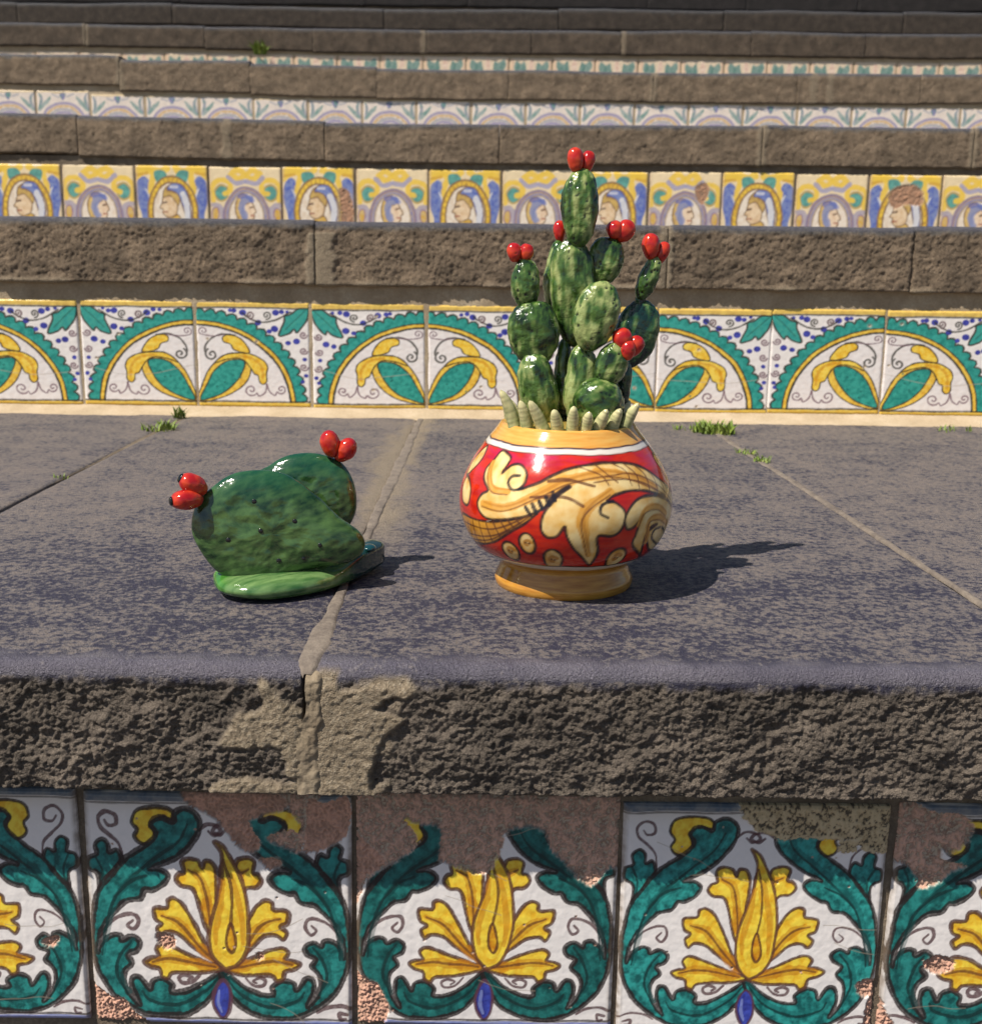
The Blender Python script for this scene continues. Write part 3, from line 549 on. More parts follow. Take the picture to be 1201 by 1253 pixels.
# portrait tiles: antique heads in ovals
def hs(p): return [(50+(x-51)*1.0, 52+(y-55)*1.03) for x, y in p]
def portrait_tile(seed, kind, damage=None):
    ny, nx = 86, 86
    X, Y = np.meshgrid(np.linspace(0, 100, nx), np.linspace(0, 100, ny)); r = np.random.default_rng(seed)
    Xd = X + 1.6*fbm(X/30, Y/30, seed*2.2, 2) + r.uniform(-1, 1); Yd = Y + 1.6*fbm(X/30, Y/30, seed*3.1+9, 2)
    P = Paint(Xd, Yd, (.82, .66, .42), seed, px=1.2, nscale=7)
    P.c *= (1 + .10*P.n1 + .05*P.n2)[..., None]
    L = (.22, .13, .07); Y1, Y2 = (.84, .56, .07), (.66, .38, .05); B1, B2 = (.10, .14, .44), (.22, .27, .50); T1_, T2_ = (.14, .40, .34), (.10, .28, .25)
    el = lambda cx, cy, rx, ry, n=20: [(cx+rx*math.cos(t), cy+ry*math.sin(t)) for t in np.linspace(0, 6.283, n, endpoint=False)]
    if kind == 0:
        for sx in (0, 1):
            m_ = (lambda p: p) if not sx else (lambda p: [(100-x, y) for x, y in p])
            P.fill(m_([(2,22),(12,14),(20,24),(16,38),(20,55),(14,75),(18,98),(2,98),(6,70),(0,45)]), B1, B2, None)
            P.fill(m_([(12,30),(17,44),(14,60),(18,80),(22,96),(26,80),(20,55),(22,40)]), (.68,.66,.66), (.5,.52,.62), None)
            P.stroke(m_([(0,16),(14,6),(24,12),(20,30),(24,44)]), Y1, 5, .95); P.stroke(m_([(0,6),(18,3),(34,8),(44,4)]), Y1, 6, .95); P.stroke(m_([(2,12),(16,10)]), Y2, 2.5)
            P.fill(m_([(26,8),(38,6),(44,14),(36,24),(28,20)]), T1_, T2_, None)
        P.fill(el(50, 64, 35, 50), Y1, Y2, L, 1.6)
        for t in np.linspace(0, 6.28, 34): P.stroke([(50+30*math.cos(t), 64+44*math.sin(t)), (50+35*math.cos(t), 64+50*math.sin(t))], (.45, .26, .06), 1.2, .7, curve=False)
        P.fill(el(50, 64, 28, 42), (.84, .74, .62), (.74, .6, .46), L, 1.6)
        P.fill(hs([(28,99),(36,82),(50,76),(66,80),(76,99)]), T1_, T2_, L, 1.4)
        P.fill(hs([(40,86),(45,72),(58,70),(62,84),(52,94)]), (.66,.45,.16), Y2, L, 1.2)
        P.fill(hs([(44,40),(38,46),(36,54),(33,60),(37,62),(37,67),(41,72),(47,73),(56,68),(58,54),(54,42)]), (.82,.63,.42), (.70,.48,.28), L, 1.1)
        P.fill(hs([(38,46),(42,34),(54,30),(62,38),(60,56),(54,50),(48,44)]), (.64,.43,.13), (.48,.3,.1), L, 1.1)
        P.fill(hs([(44,36),(52,27),(66,30),(74,48),(76,72),(70,80),(66,62),(60,44),(52,38)]), B2, B1, L, 1.2)
        P.stroke(hs([(66,42),(71,58),(70,76)]), (.74,.72,.72), 5, .9); P.stroke(hs([(50,32),(58,32)]), (.6,.6,.7), 2.5)
        P.stroke(hs([(37,54),(42,53)]), (.12,.07,.05), 1.8); P.stroke(hs([(38,66),(43,66)]), (.35,.12,.08), 1.5)
    else:
        for sx in (0, 1):
            m_ = (lambda p: p) if not sx else (lambda p: [(100-x, y) for x, y in p])
            P.fill(m_([(6,32),(14,24),(24,28),(24,40),(16,46),(8,42)]), T1_, T2_, (.5,.33,.1), 1.6)
            P.stroke(m_([(4,46),(2,28),(12,18),(26,20),(28,32),(20,36)]), Y1, 4.5, .95); P.stroke(m_([(30,10),(40,16),(48,10),(40,4),(32,8)]), Y1, 5, .95); P.stroke(m_([(26,14),(36,22),(48,20)]), (.3,.3,.5), 4, .8)
            P.fill(m_([(3,58),(10,56),(12,66),(8,74),(2,70)]), (.64,.46,.2), Y2, (.3,.2,.3), 1.4); P.stroke(m_([(0,52),(10,52),(16,60),(14,78),(6,86),(10,99)]), (.28,.26,.44), 4, .7)
        P.fill(el(50, 70, 32, 42), (.50,.34,.22), (.36,.26,.24), (.26,.2,.3), 2)
        P.fill(el(50, 70, 29, 38.5), (.22,.22,.42), (.38,.33,.4), None); P.fill(el(50, 70, 25, 35), (.84,.74,.63), (.78,.64,.5), (.4,.3,.2), 1.4)
        P.fill(hs([(36,99),(42,88),(54,84),(64,90),(70,99)]), (.66,.47,.2), (.55,.38,.2), L, 1.3)
        P.fill(hs([(46,88),(47,76),(56,78),(57,88)]), (.70,.52,.36), (.6,.4,.25), None)
        P.fill(hs([(50,48),(58,50),(62,57),(65,64),(62,66),(62,71),(57,76),(50,75),(46,64),(46,54)]), (.84,.66,.48), (.74,.52,.35), L, 1.1)
        P.fill(hs([(56,50),(50,41),(42,42),(36,52),(36,68),(42,80),(48,78),(44,68),(46,56)]), (.70,.49,.18), (.55,.35,.13), L, 1.1)
        P.stroke(hs([(56,46),(47,50),(44,60),(48,70)]), B2, 6, .85); P.stroke(hs([(42,44),(52,43),(60,48)]), B1, 4, .7)
        P.stroke(hs([(56,58),(60,57)]), (.15,.08,.05), 1.6); P.stroke(hs([(57,69),(61,69)]), (.4,.14,.1), 1.4)
    dirt = np.clip(np.maximum(1-np.minimum(X, 100-X)/4, 0)*(.7+.6*P.n1), 0, .8)[..., None]; P.c = P.c*(1-dirt) + np.array((.38,.27,.18), np.float32)*dirt
    if damage: P.chip(damage, (.42,.23,.14), (.34,.2,.13), .6, 3)
    return P
def frond_tile(seed):
    ny, nx = 60, 84
    X, Y = np.meshgrid(np.linspace(0, 100, nx), np.linspace(0, 100, ny)); r = np.random.default_rng(seed)
    P = Paint(X + 2.5*fbm(X/30, Y/30, seed, 2), Y + 2.5*fbm(X/30, Y/30, seed+5, 2), (.76, .66, .58), seed, px=1.6, nscale=6); P.lwk = 1.1
    P.c *= (1 + .16*P.n1 + .1*P.n2)[..., None]
    PU, OC, TE, GR = (.27, .24, .42), (.62, .40, .17), (.15, .29, .25), (.34, .35, .40)
    for rr, c in ((43, PU), (37, OC), (31, GR), (25, PU), (18, OC)): P.stroke([(50+rr*math.cos(t), 62-rr*.95*math.sin(t)) for t in np.linspace(0, 3.14, 10)], c, 4.4, .85)
    for t in np.linspace(.3, 2.84, 9): P.dot(50+34*math.cos(t), 62-33*math.sin(t), 2.2, (.78, .70, .62), OC)
    for cx, sx in ((0, 1), (100, -1)):
        P.fill([(cx,34),(cx+5*sx,16),(cx+2*sx,3),(cx+10*sx,12),(cx+8*sx,28)], TE, GR, None); P.fill([(cx+2*sx,36),(cx+12*sx,20),(cx+26*sx,10),(cx+22*sx,20),(cx+10*sx,32)], TE, (.36,.42,.40), None)
        for rr, c in ((20, PU), (13, OC)): P.stroke([(cx+rr*sx*math.cos(t), 62-rr*math.sin(t)) for t in np.linspace(0, 1.57, 6)], c, 3, .75)
    P.fill([(44,6),(50,2),(56,6),(52,15),(48,15)], TE, PU, None); P.stroke([(30,6),(42,10)], GR, 3, .8); P.stroke([(70,6),(58,10)], GR, 3, .8)
    P.fill([(0,0),(100,0),(100,3),(0,3)], (.55,.42,.2), (.5,.38,.2), None, curve=False)
    return P
def leaf_tile(seed):
    ny, nx = 44, 60; r = np.random.default_rng(seed)
    X, Y = np.meshgrid(np.linspace(0, 100, nx), np.linspace(0, 100, ny))
    P = Paint(X + 5*fbm(X/30, Y/30, seed, 2), Y + 3*fbm(X/25, Y/25, seed+3, 2), (.72, .58, .42), seed, px=2, nscale=6)
    P.c *= (1 + .18*P.n1)[..., None]
    TE = (.11, .22, .19)
    for sx in (-1, 1):
        P.fill([(50+12*sx,30),(50+16*sx,9),(50+26*sx,14),(50+38*sx,6),(50+42*sx,22),(50+32*sx,34)], TE, (.24,.33,.29), None)
        P.fill([(50+48*sx,40),(50+20*sx,46),(50+10*sx,70),(50+44*sx,66)], TE, (.10,.3,.25), None); P.stroke([(50+46*sx,4),(50+47*sx,30)], (.66,.44,.3), 4, .7)
    P.fill([(46,6),(54,6),(56,22),(50,30),(44,22)], (.64,.42,.32), (.78,.62,.5), None)
    return P

# ------------------------------------------------------------------ the steps
YF0 = .785
def step_root(k, label):
    o = empty('stone_step', (0, 0, 0)); props(o, label, None, None, 'structure'); return o
def put_tile(step, me, x, y, z, rz=0., ry=0., label=None, name='painted_tile'):
    o = link(name, me, M_TILE, step, (x, y, z)); o.rotation_euler = (rng.normal()*.004, ry, rz)
    if label: o['label'] = label
    return o
def joint_mort(xs, wd, seed, amt=1.):
    def f(X, Y, Z):
        m_ = 0
        for i, x in enumerate(xs):
            wv = wd*(.6 + .9*np.abs(fbm(Z*16+seed+i*3, 0*Z, Y*16, 2)))
            m_ = np.maximum(m_, 1-sstep(wv*.55, wv, np.abs(X-x) + .5*wd*fbm(X*55, Y*55, Z*55+seed, 3)))
        return m_*amt
    return f

# step 0, the near one
s0 = step_root(0, 'nearest stone step carrying both ceramic cacti above the big yellow flower tiles')
def mort0(X, Y, Z):
    m_ = poly_mask(X, Z, MORT_FACE, .0025, .006*fbm(X*70, Z*70, 3.3, 4)) if X.size < 400000 else 0
    m_ = m_*(Y < .80)
    thin = .55*(1-sstep(.0, .06, np.abs(X+.085)))*sstep(.05, .3, fbm(X*40, Z*40, 8.8, 4))*(Y < .79)*(Z < -.01)
    stain = sstep(.012, .042, .050 - np.abs(X+.122+.012*np.sin(Y*5)) + .03*fbm(X*40, Y*22, 2.2, 5))*.8*(Y > .77)*sstep(1.0, 1.25, Y)
    return np.maximum(np.maximum(m_, thin), stain)
YF = .748
slab(s0, -1.2, -.542, YF, -.096, 0., 2.04, .004, STONE_FRONT, 1, tread_n=90, sk0=0, sk1=.012, rn=.011)
slab(s0, -.536, -.130, YF, -.096, 0., 2.04, .00115, STONE_FRONT, 2, amp=.88, tread_n=145, sk0=.012, rn=.011, mort=mort0)
slab(s0, -.122, .412, YF+.001, -.0975, 0., 2.04, .00115, STONE_FRONT, 3, amp=.8, tread_n=145, sk1=-.055, rn=.011, mort=mort0)
slab(s0, .418, 1.0, YF, -.096, -.0012, 2.04, .004, STONE_FRONT, 4, tread_n=90, sk0=-.055, rn=.011)
bed(s0, -1.2, 1.0, YF0+.0036, -.335, -.088, M_MORTAR_D, .006, 5.)
strip(s0, [(-.126,.7485),(-.126,.752),(-.1258,.757),(-.125,.80),(-.1255,.95),(-.125,1.1),(-.124,1.5),(-.124,1.96)], [.003,.006,.0085,.010,.0035,.005,.009,.006], 3.1, M_JOINT, 'joint_mortar', 240, jag=.7)
o = strip(s0, [(.4155,.765),(.408,.95),(.385,1.45),(.372,1.65),(.360,1.96)], [.0035,.003,.005,.005,.007], 6.1, M_JOINT, 'joint_mortar', 200, jag=.8)
o = strip(s0, [(-.537,1.36),(-.5355,1.45),(-.532,1.6),(-.528,1.96)], [.001,.003,.004,.005], 8.1, M_MORTAR_D, 'joint_mortar', 140, hgt=-.002, jag=.6)
chips0 = [T6, T1, T2, T3, T4, T5, T6]
xj = [-.708, -.507, -.306, -.1015, .1005, .304, .506, .708]
lab0 = [None, 'flower tile cut by the left edge with a small chip on its leaf', 'flower tile left of the middle with broken red patch at its upper right', 'flower tile in the middle whose top third has broken away to red clay', 'flower tile with the most complete glaze, dirt along its upper right', 'flower tile at the right edge with round clay chip and broken upper left', None]
cx_ = [(a+b)/2 for a, b in zip(xj[:-1], xj[1:])]
for i in range(1, 6):
    me = tile_mesh('painted_tile', flower_tile(20+i, chips=chips0[i], lw=(1, .95, 1.25, 1.0, .85, 1.1, 1)[i], dk=(1, .95, .9, .62, 1.15, .85, 1)[i]), (xj[i+1]-xj[i])-.0045, .195)
    put_tile(s0, me, cx_[i], YF0-.0015, -.3115 + (.002, .003, 0, .001, -.003, -.002, 0)[i], ry=(0, .004, .012, .006, -.004, .012, 0)[i], label=lab0[i])

def plug():
    z = np.linspace(-.0955, -.004, 90)[:, None]; u = np.linspace(0, 1, 26)[None]
    lx = -.1345 + .0075*sstep(-.050, -.034, z) + .0012*fbm(z*90, 0*z, 0*z+4, 3); rx = -.112 + .005*fbm(z*60, 0*z+3, 0*z, 3)
    X = lx + (rx-lx)*u; Zz = z + 0*X
    Y = YF - .0030 - .0034*fbm(X*90, Zz*90, 6.6, 4) + .010*sstep(-.016, -.002, Zz)**2 + .007*sstep(.55, 1., u)
    link('joint_mortar', mesh_from('joint_mortar', np.stack([X, Y, Zz], -1).reshape(-1, 3), gridq(90, 26)), M_FILL, s0)
M_FILL = rough_mat('joint_fill', [(.3, (.17, .13, .085)), (.5, (.26, .205, .14)), (.7, (.36, .30, .22))])
plug()

# step 1
D1 = 2.001
s1 = step_root(1, 'second stone step with riser of teal and yellow arch tiles')
mj = joint_mort([-.30, -.29], .035, 4.); mj2 = joint_mort([.29], .02, 9., .8)
def mort1(X, Y, Z):
    low = (1-sstep(.0, .010, Z-.2245+.006*fbm(X*30, 0*X, 0*X+2, 4)))*sstep(-.1, .25, fbm(X*7, 0*X, 0*X+5., 3))
    return np.maximum(np.maximum(mj(X, Y, Z)*(Z < .31), mj2(X, Y, Z)), low)*(Y < D1+.03)
xs1 = [-1.5, -.850, -.304, .294, .710, 1.5]
for i, (a, b) in enumerate(zip(xs1[:-1], xs1[1:])):
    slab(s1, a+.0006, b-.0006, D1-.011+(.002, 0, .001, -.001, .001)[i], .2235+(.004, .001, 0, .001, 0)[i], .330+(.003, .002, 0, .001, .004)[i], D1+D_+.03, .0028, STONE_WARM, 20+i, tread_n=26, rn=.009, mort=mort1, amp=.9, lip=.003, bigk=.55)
bed(s1, -1.5, 1.5, D1+.0012, -.01, .235, M_MORTAR, .006, 7.)
def fillet(step, x0, x1, y, z, h, dep, m, seed, name='mortar_fillet'):
    nx = int((x1-x0)/.008); X = np.repeat(np.linspace(x0, x1, nx)[None], 7, 0); u = np.linspace(0, 1, 7)[:, None]
    dv = dep*(1+.45*fbm(X*9, 0*X, 0*X+seed, 4)); hv = h*(1+.15*fbm(X*12, 0*X, 0*X+seed+4, 3))
    Y = y - dv*(1-u)**1.3 + .001; Zz = z - .001 + hv*u**1.6 + .0009*fbm(X*90, u*9+0*X, seed, 2)
    return link(name, mesh_from(name, np.stack([X, Y, Zz], -1).reshape(-1, 3), gridq(7, nx)), m, step)
fillet(s1, -1.45, 1.45, D1, 0., .0135, .050, M_CREAM, 3.)
j1 = [-1.117, -.917, -.7155, -.517, -.3155, -.1155, .086, .286, .4815, .678, .878, 1.078]
archL = [tile_mesh('painted_tile', arch_tile(40+i, False), .1955, .181) for i in range(4)]
archR = [tile_mesh('painted_tile', arch_tile(50+i, True), .1955, .181) for i in range(4)]
for i in range(11):
    left = i % 2 == 0
    put_tile(s1, (archL if left else archR)[(i//2*3+1) % 4], (j1[i]+j1[i+1])/2, D1-.0012, .0125+rng.normal()*.0008, ry=rng.normal()*.003)

# step 2
D2 = D1+D_
s2 = step_root(2, 'third stone step with riser of antique portrait tiles')
xs2 = [-2.3, -1.75, -1.12, -.458, .010, .714, 1.28, 2.2]
m2_ = joint_mort([.714, 1.28, -.72], .018, 14., .75)
for i, (a, b) in enumerate(zip(xs2[:-1], xs2[1:])):
    slab(s2, a+.0006, b-.0006, D2-.007, .5155+(.016, .012, .004, 0, 0, .003, .003)[i], .6175+(.018, .014, .008, 0, 0, .004, .006)[i], D2+D_+.03, .0042, STONE_WARM, 40+i, tread_n=16, rn=.008, amp=.85, bigk=.6, r0=.2, wav=(.007, 2.5), mort=m2_, tilt=(-.004, -.005, -.006, -.003, .002, 0, 0)[i], lip=.002)
bed(s2, -2.3, 2.2, D2+.0012, .32, .525, M_MORTAR_D, .012, 9.)
pm = [tile_mesh('painted_tile', portrait_tile(60+i, 0), .194, .192, bow=.0004) for i in range(3)]
pf_ = [tile_mesh('painted_tile', portrait_tile(70+i, 1), .194, .192, bow=.0004) for i in range(3)]
pd1 = tile_mesh('painted_tile', portrait_tile(64, 0, [(28,30),(40,16),(62,12),(76,24),(72,42),(52,40),(36,46)]), .194, .192)
pd2 = tile_mesh('painted_tile', portrait_tile(74, 1, [(66,20),(78,14),(84,30),(74,44),(66,36)]), .194, .192)
pd3 = tile_mesh('painted_tile', portrait_tile(65, 0, [(78,30),(92,34),(98,60),(96,99),(84,99),(80,60)]), .194, .192)
for i in range(15):
    x = -1.272 + .1985*i; kind = i % 2
    me = pd1 if i == 12 else pd2 if i == 9 else pd3 if i == 4 else (pf_ if kind else pm)[(i*5//2) % 3]
    lb = {12: 'portrait tile whose upper half has worn to red clay', 9: 'portrait tile with small clay scar beside the head', 4: 'portrait tile with red clay strip along its right edge'}.get(i)
    put_tile(s2, me, x+rng.normal()*.001, D2-.001, .309+rng.normal()*.001, ry=rng.normal()*.004, label=lb)

# step 3
D3 = D2+D_
s3 = step_root(3, 'fourth stone step with riser of small purple arch and frond tiles')
xs3 = [-2.9, -2.0, -1.376, -.9, -.438, .044, .574, 1.1, 1.55, 2.0, 2.8]
m3_ = joint_mort([-1.376, 1.16, 1.22, .574], .024, 21., .7)
for i, (a, b) in enumerate(zip(xs3[:-1], xs3[1:])):
    slab(s3, a-.0008, b+.0008, D3-.007, .8346+(.034, .030, .012, .004, 0, 0, 0, 0, .003, .004)[i], .939+(.034, .030, .016, .006, 0, 0, 0, 0, .002, .003)[i], D3+D_+.03, .006, STONE_WARM, 60+i, tread_n=12, rn=.008, amp=.8, bigk=.6, r0=.12, wav=(.010, 5.5), mort=m3_, lip=.001)
bed(s3, -2.9, 2.8, D3+.001, .62, .870, M_CREAM, .02, 11.)
fr_ = [tile_mesh('painted_tile', frond_tile(80+i), .191, .195, bow=.0003) for i in range(4)]
for i in range(21):
    x = -1.991+.2*i; put_tile(s3, fr_[i % 4], x, D3-.001, .632+(.018 if x < -1.45 else .006 if x < -.9 else 0)+rng.normal()*.001, ry=rng.normal()*.004)

# step 4
D4 = D3+D_
s4 = step_root(4, 'fifth stone step with only a sliver of teal leaf tiles showing')
xs4 = [-3.2, -2.5, -1.9, -1.35, -.85, -.323, .159, .574, 1.176, 1.703, 2.3, 3.1]
m4_ = joint_mort([-.34, -1.9, .585], .02, 31., .6)
for i, (a, b) in enumerate(zip(xs4[:-1], xs4[1:])):
    slab(s4, a-.0008, b+.0008, D4-.012, 1.184+(.012, .012, .010, .004, 0, 0, 0, 0, 0, .002, .004)[i], 1.288+(.010, .008, .004, .0, 0, 0, 0, .003, .008, .01, .012)[i], D4+D_+.03, .009, STONE_DIMMED, 80+i, tread_n=10, rn=.009, amp=.7, bigk=.6, r0=.08, wav=(.012, 8.5), mort=m4_, lip=.001)
bed(s4, -3.2, 3.1, D4+.001, .95, 1.21, M_CREAM, .03, 13.)
lf_ = [tile_mesh('painted_tile', leaf_tile(90+i), .192, .195, bow=.0003) for i in range(3)]
for i in range(26):
    x = -2.44+.2*i
    put_tile(s4, lf_[i % 3], x, D4-.001, .9765+rng.normal()*.002, ry=rng.normal()*.004)

# the upper steps, stone colour darkened to imitate dimming toward the view's top
tops = {5: 1.621, 6: 1.978, 7: 2.26, 8: 2.57, 9: 2.885}
bots = {5: 1.505, 6: 1.859, 7: 2.15, 8: 2.46, 9: 2.775}
nm = {5: 'sixth stone step, stone colour dimmed by painted shade', 6: 'seventh stone step, painted shade makes it almost black, along the top of the picture', 7: 'eighth stone step, darkened by painted shade, above the seventh', 8: 'ninth stone step, darkened by painted shade', 9: 'tenth stone step, highest one'}
for k in range(5, 10):
    Dk = D1 + (k-1)*D_; s = step_root(k, nm[k]); xa = -3.6-.3*(k-5)
    while xa < 3.6+.3*(k-5):
        xb = xa + rng.uniform(.6, 1.3)
        slab(s, xa-.0008, xb+.0008, Dk-.02, bots[k]+.002*rng.normal(), tops[k]+.003*rng.normal() + .01*(xa > 1.5), Dk+D_+.03, .014 if k < 7 else .05, STONE_SHADE if k < 6 else STONE_DEEP_SHADE, 100+k*9+xa, tread_n=6, rn=.01, amp=.6, lip=.001, r0=.05, bigk=.7, wav=(.016, 11.+k))
        xa = xb
    bed(s, -3.8-.3*(k-5), 4+.3*(k-5), Dk+.001, tops[k-1 if k > 5 else 5]-.4 if k == 5 else tops[k-1]-.02, bots[k]+.02, M_MORTAR_D, .06, 15.)
# the steps below, behind the camera's feet
for k in (-1, -2, -3):
    Dk = YF0 + k*1.2; zt = k*.325-.004; s = step_root(k, {-1: 'stone step just below the flower tiles', -2: 'stone step two below the flower tiles', -3: 'lowest stone step'}[k]); xa = -2.4
    while xa < 2.4:
        xb = xa + rng.uniform(.5, .75); slab(s, xa-.0008, xb+.0008, Dk-.03, zt-.1, zt, Dk+1.24, .03, STONE_FRONT, 200+k*9+xa, tread_n=8, amp=.7); xa = xb
    bed(s, -2.4, 2.6, Dk, zt-.35, zt-.09, M_MORTAR_D, .06, 16.)
# ------------------------------------------------------------------ flower pot with ceramic cactus
PX, PY = .064, .965
pot_root = props(empty('cactus_pot', (PX, PY, .0)), 'round red painted ceramic pot holding a tall green ceramic cactus with red fruits', 'ceramic pot')
PROF = np.array([(.0585, .0), (.0597, .0025), (.0600, .007), (.0570, .014), (.0545, .0205), (.0570, .0240), (.0705, .0308), (.0816, .0415), (.0888, .057), (.0913, .073), (.0888, .089), (.0815, .1055), (.0735, .118), (.066, .1282), (.0625, .1325), (.0592, .137), (.0568, .1403), (.054, .1412), (.051, .1395), (.050, .136)])
def lathe(name, prof, na, nrow, paint, m, parent, wob=.0004):
    p = cr(prof, False, 12); L = np.r_[0, np.cumsum(np.hypot(*np.diff(p, axis=0).T))]; s = np.linspace(0, L[-1], nrow)
    r = np.interp(s, L, p[:, 0]); z = np.interp(s, L, p[:, 1])
    a = np.linspace(-math.pi, math.pi, na, endpoint=False); A = np.repeat(a[None], nrow, 0); Z = np.repeat(z[:, None], na, 1)
    C = paint(A, Z)
    Rr = r[:, None] + wob*perlin(np.cos(A)*2, np.sin(A)*2, Z*40)
    V = np.stack([Rr*np.sin(A), -Rr*np.cos(A), Z], -1)
    return link(name, mesh_from(name, V.reshape(-1, 3), gridq(nrow, na, wrap=True), C.reshape(-1, C.shape[-1])), m, parent)
RED, RED2, CRM, OC1, OC2, BRN, BLK = (.58, .028, .006), (.42, .010, .007), (.82, .63, .30), (.62, .29, .04), (.42, .17, .02), (.11, .035, .015), (.012, .010, .014)
K = 85.
def pot_paint(A, Z):
    P = Paint(A*K, Z*1000, RED, 3, px=.9, nscale=2.2); P.mot = .8; P.lwk = 2.3
    X, Y = P.X.copy(), P.Y.copy()
    st = fbm(X/34, Y/7, 3.3, 4); k = np.clip(.35+2.2*st, 0, 1)[..., None]
    P.c = np.asarray(RED, np.float32)*(1-k) + np.asarray(RED2, np.float32)*k
    mg = (sstep(95, 118, Y)*np.clip(.1+2.5*fbm(X/40, Y/9, 7.7, 3), 0, 1))[..., None]*.8; P.c = P.c*(1-mg) + np.array((.46, .012, .085), np.float32)*mg
    wob = 1.2*fbm(X/25, 0*X, 0*X+1.5, 2); P.X = X + 1.5*fbm(X/30, Y/30, 4.1, 2); P.Y = Y + wob*.6
    for sh_ in (0, math.pi, -math.pi):
        T = lambda p: [((a+sh_)*K, z*1000) for a, z in p]
        PP = {q: [T(p) for p in v] for q, v in POTPAINT.items()}
        P.fill(PP['ribbon'][0], OC1, OC2, BLK, 1.0); 
        P.fill(PP['flour'][0], CRM, (.66, .36, .07), BLK, 1.1, pool=.55); P.fill(PP['flourB'][0], CRM, (.64, .36, .08), BLK, 1.1, pool=.55)
        for q in ('leftA', 'leftB'): P.fill(PP[q][0], CRM, OC1, BLK, 1.0, pool=.5)
        for q, wd in (('ocA', 6.), ('ocB', 6.), ('ocC', 4.5), ('ocD', 4.5), ('ocE', 4.)): P.stroke(PP[q][0], OC1, wd*.6, .9, taper=.8); P.stroke([(x+1, y+1.5) for x, y in PP[q][0]], OC2, wd*.16, .7, taper=.8); P.stroke([(x-.5, y-2.6) for x, y in PP[q][0]], BRN, .55, .8, taper=.6)
        for p in PP['hat']: P.stroke(p, BRN, .5, .9)
        for p in PP['hatR']: P.stroke(p, (.09, .03, .015), .62, .9)
        for q in ('curlA', 'curlB', 'curlC'): P.stroke(PP[q][0], BLK, 1.1, .95)
        for q in ('brA', 'brB', 'brC'): P.stroke(PP[q][0], BRN, 1.2, .9, taper=.6)
        for p in PP['hb']: P.stroke(p, BLK, 1.5, .97, taper=.5)
        P.stroke(PP['brC'][0], BLK, 1.8, .9, taper=.7)
        for (c, e, b) in PP['circ'][:4]:
            rx = max(3.2, abs(e[0]-c[0])); ry = max(3.0, abs(b[1]-c[1])); t = np.linspace(0, 6.283, 10, endpoint=False)
            P.fill(np.c_[c[0]+rx*np.cos(t), c[1]+ry*np.sin(t)], CRM, OC1, BLK, 1.0, pool=.6)
            P.spiral(c[0], c[1], rx*.5, .5, .8, OC2, 1.4); P.dot(c[0]-1.3, c[1]+.8, .8, BLK, BLK); P.dot(c[0]+1.6, c[1]+.4, .8, BLK, BLK)
        c = PP['circ'][4][0]; t = np.linspace(0, 6.283, 10, endpoint=False); P.fill(np.c_[c[0]+6*np.cos(t), c[1]+5.5*np.sin(t)], CRM, OC1, BLK, 1.0, pool=.6); P.dot(c[0], c[1], 1.6, OC2, BLK)
    Yw = Y + wob
    def band(lo, hi, c, c2, sc=6.):
        al = np.clip((Yw-lo)/.7+.5, 0, 1)*np.clip((hi-Yw)/.7+.5, 0, 1); k = np.clip(.5+1.1*fbm(X/30, Y/(sc*.3), 9.1, 3), 0, 1)[..., None]
        P.mix((slice(None), slice(None)), np.asarray(c, np.float32)*(1-k) + np.asarray(c2, np.float32)*k, al)
    band(-5, 27.0, (.60, .30, .05), (.40, .16, .02)); band(26.6, 27.8, BRN, BLK); band(27.6, 33.2, (.70, .66, .60), (.60, .55, .50)); band(33.0, 34.2, BLK, BLK)
    band(123.6, 124.6, BRN, BRN); band(124.4, 128.2, (.74, .70, .64), (.68, .62, .56)); band(128.0, 129.4, BLK, (.02, .02, .05)); band(129.2, 170, (.70, .40, .10), (.62, .28, .05))
    return np.concatenate([P.c, P.a[..., None]], -1)
lathe('pot', PROF, 470, 205, pot_paint, M_POT, pot_root)
def plain(c, c2, sc=90.):
    def f(A, Z):
        k = np.clip(.5+fbm(np.cos(A)*3, np.sin(A)*3, Z*sc, 3), 0, 1)[..., None]
        return np.concatenate([np.asarray(c)*(1-k)+np.asarray(c2)*k, np.ones(A.shape+(1,))], -1)
    return f
lathe('pot_lid', [(.0515, .1345), (.047, .139), (.038, .141), (.02, .1425), (.0005, .143)], 64, 14, plain((.55, .32, .08), (.20, .22, .05)), M_POT, pot_root)

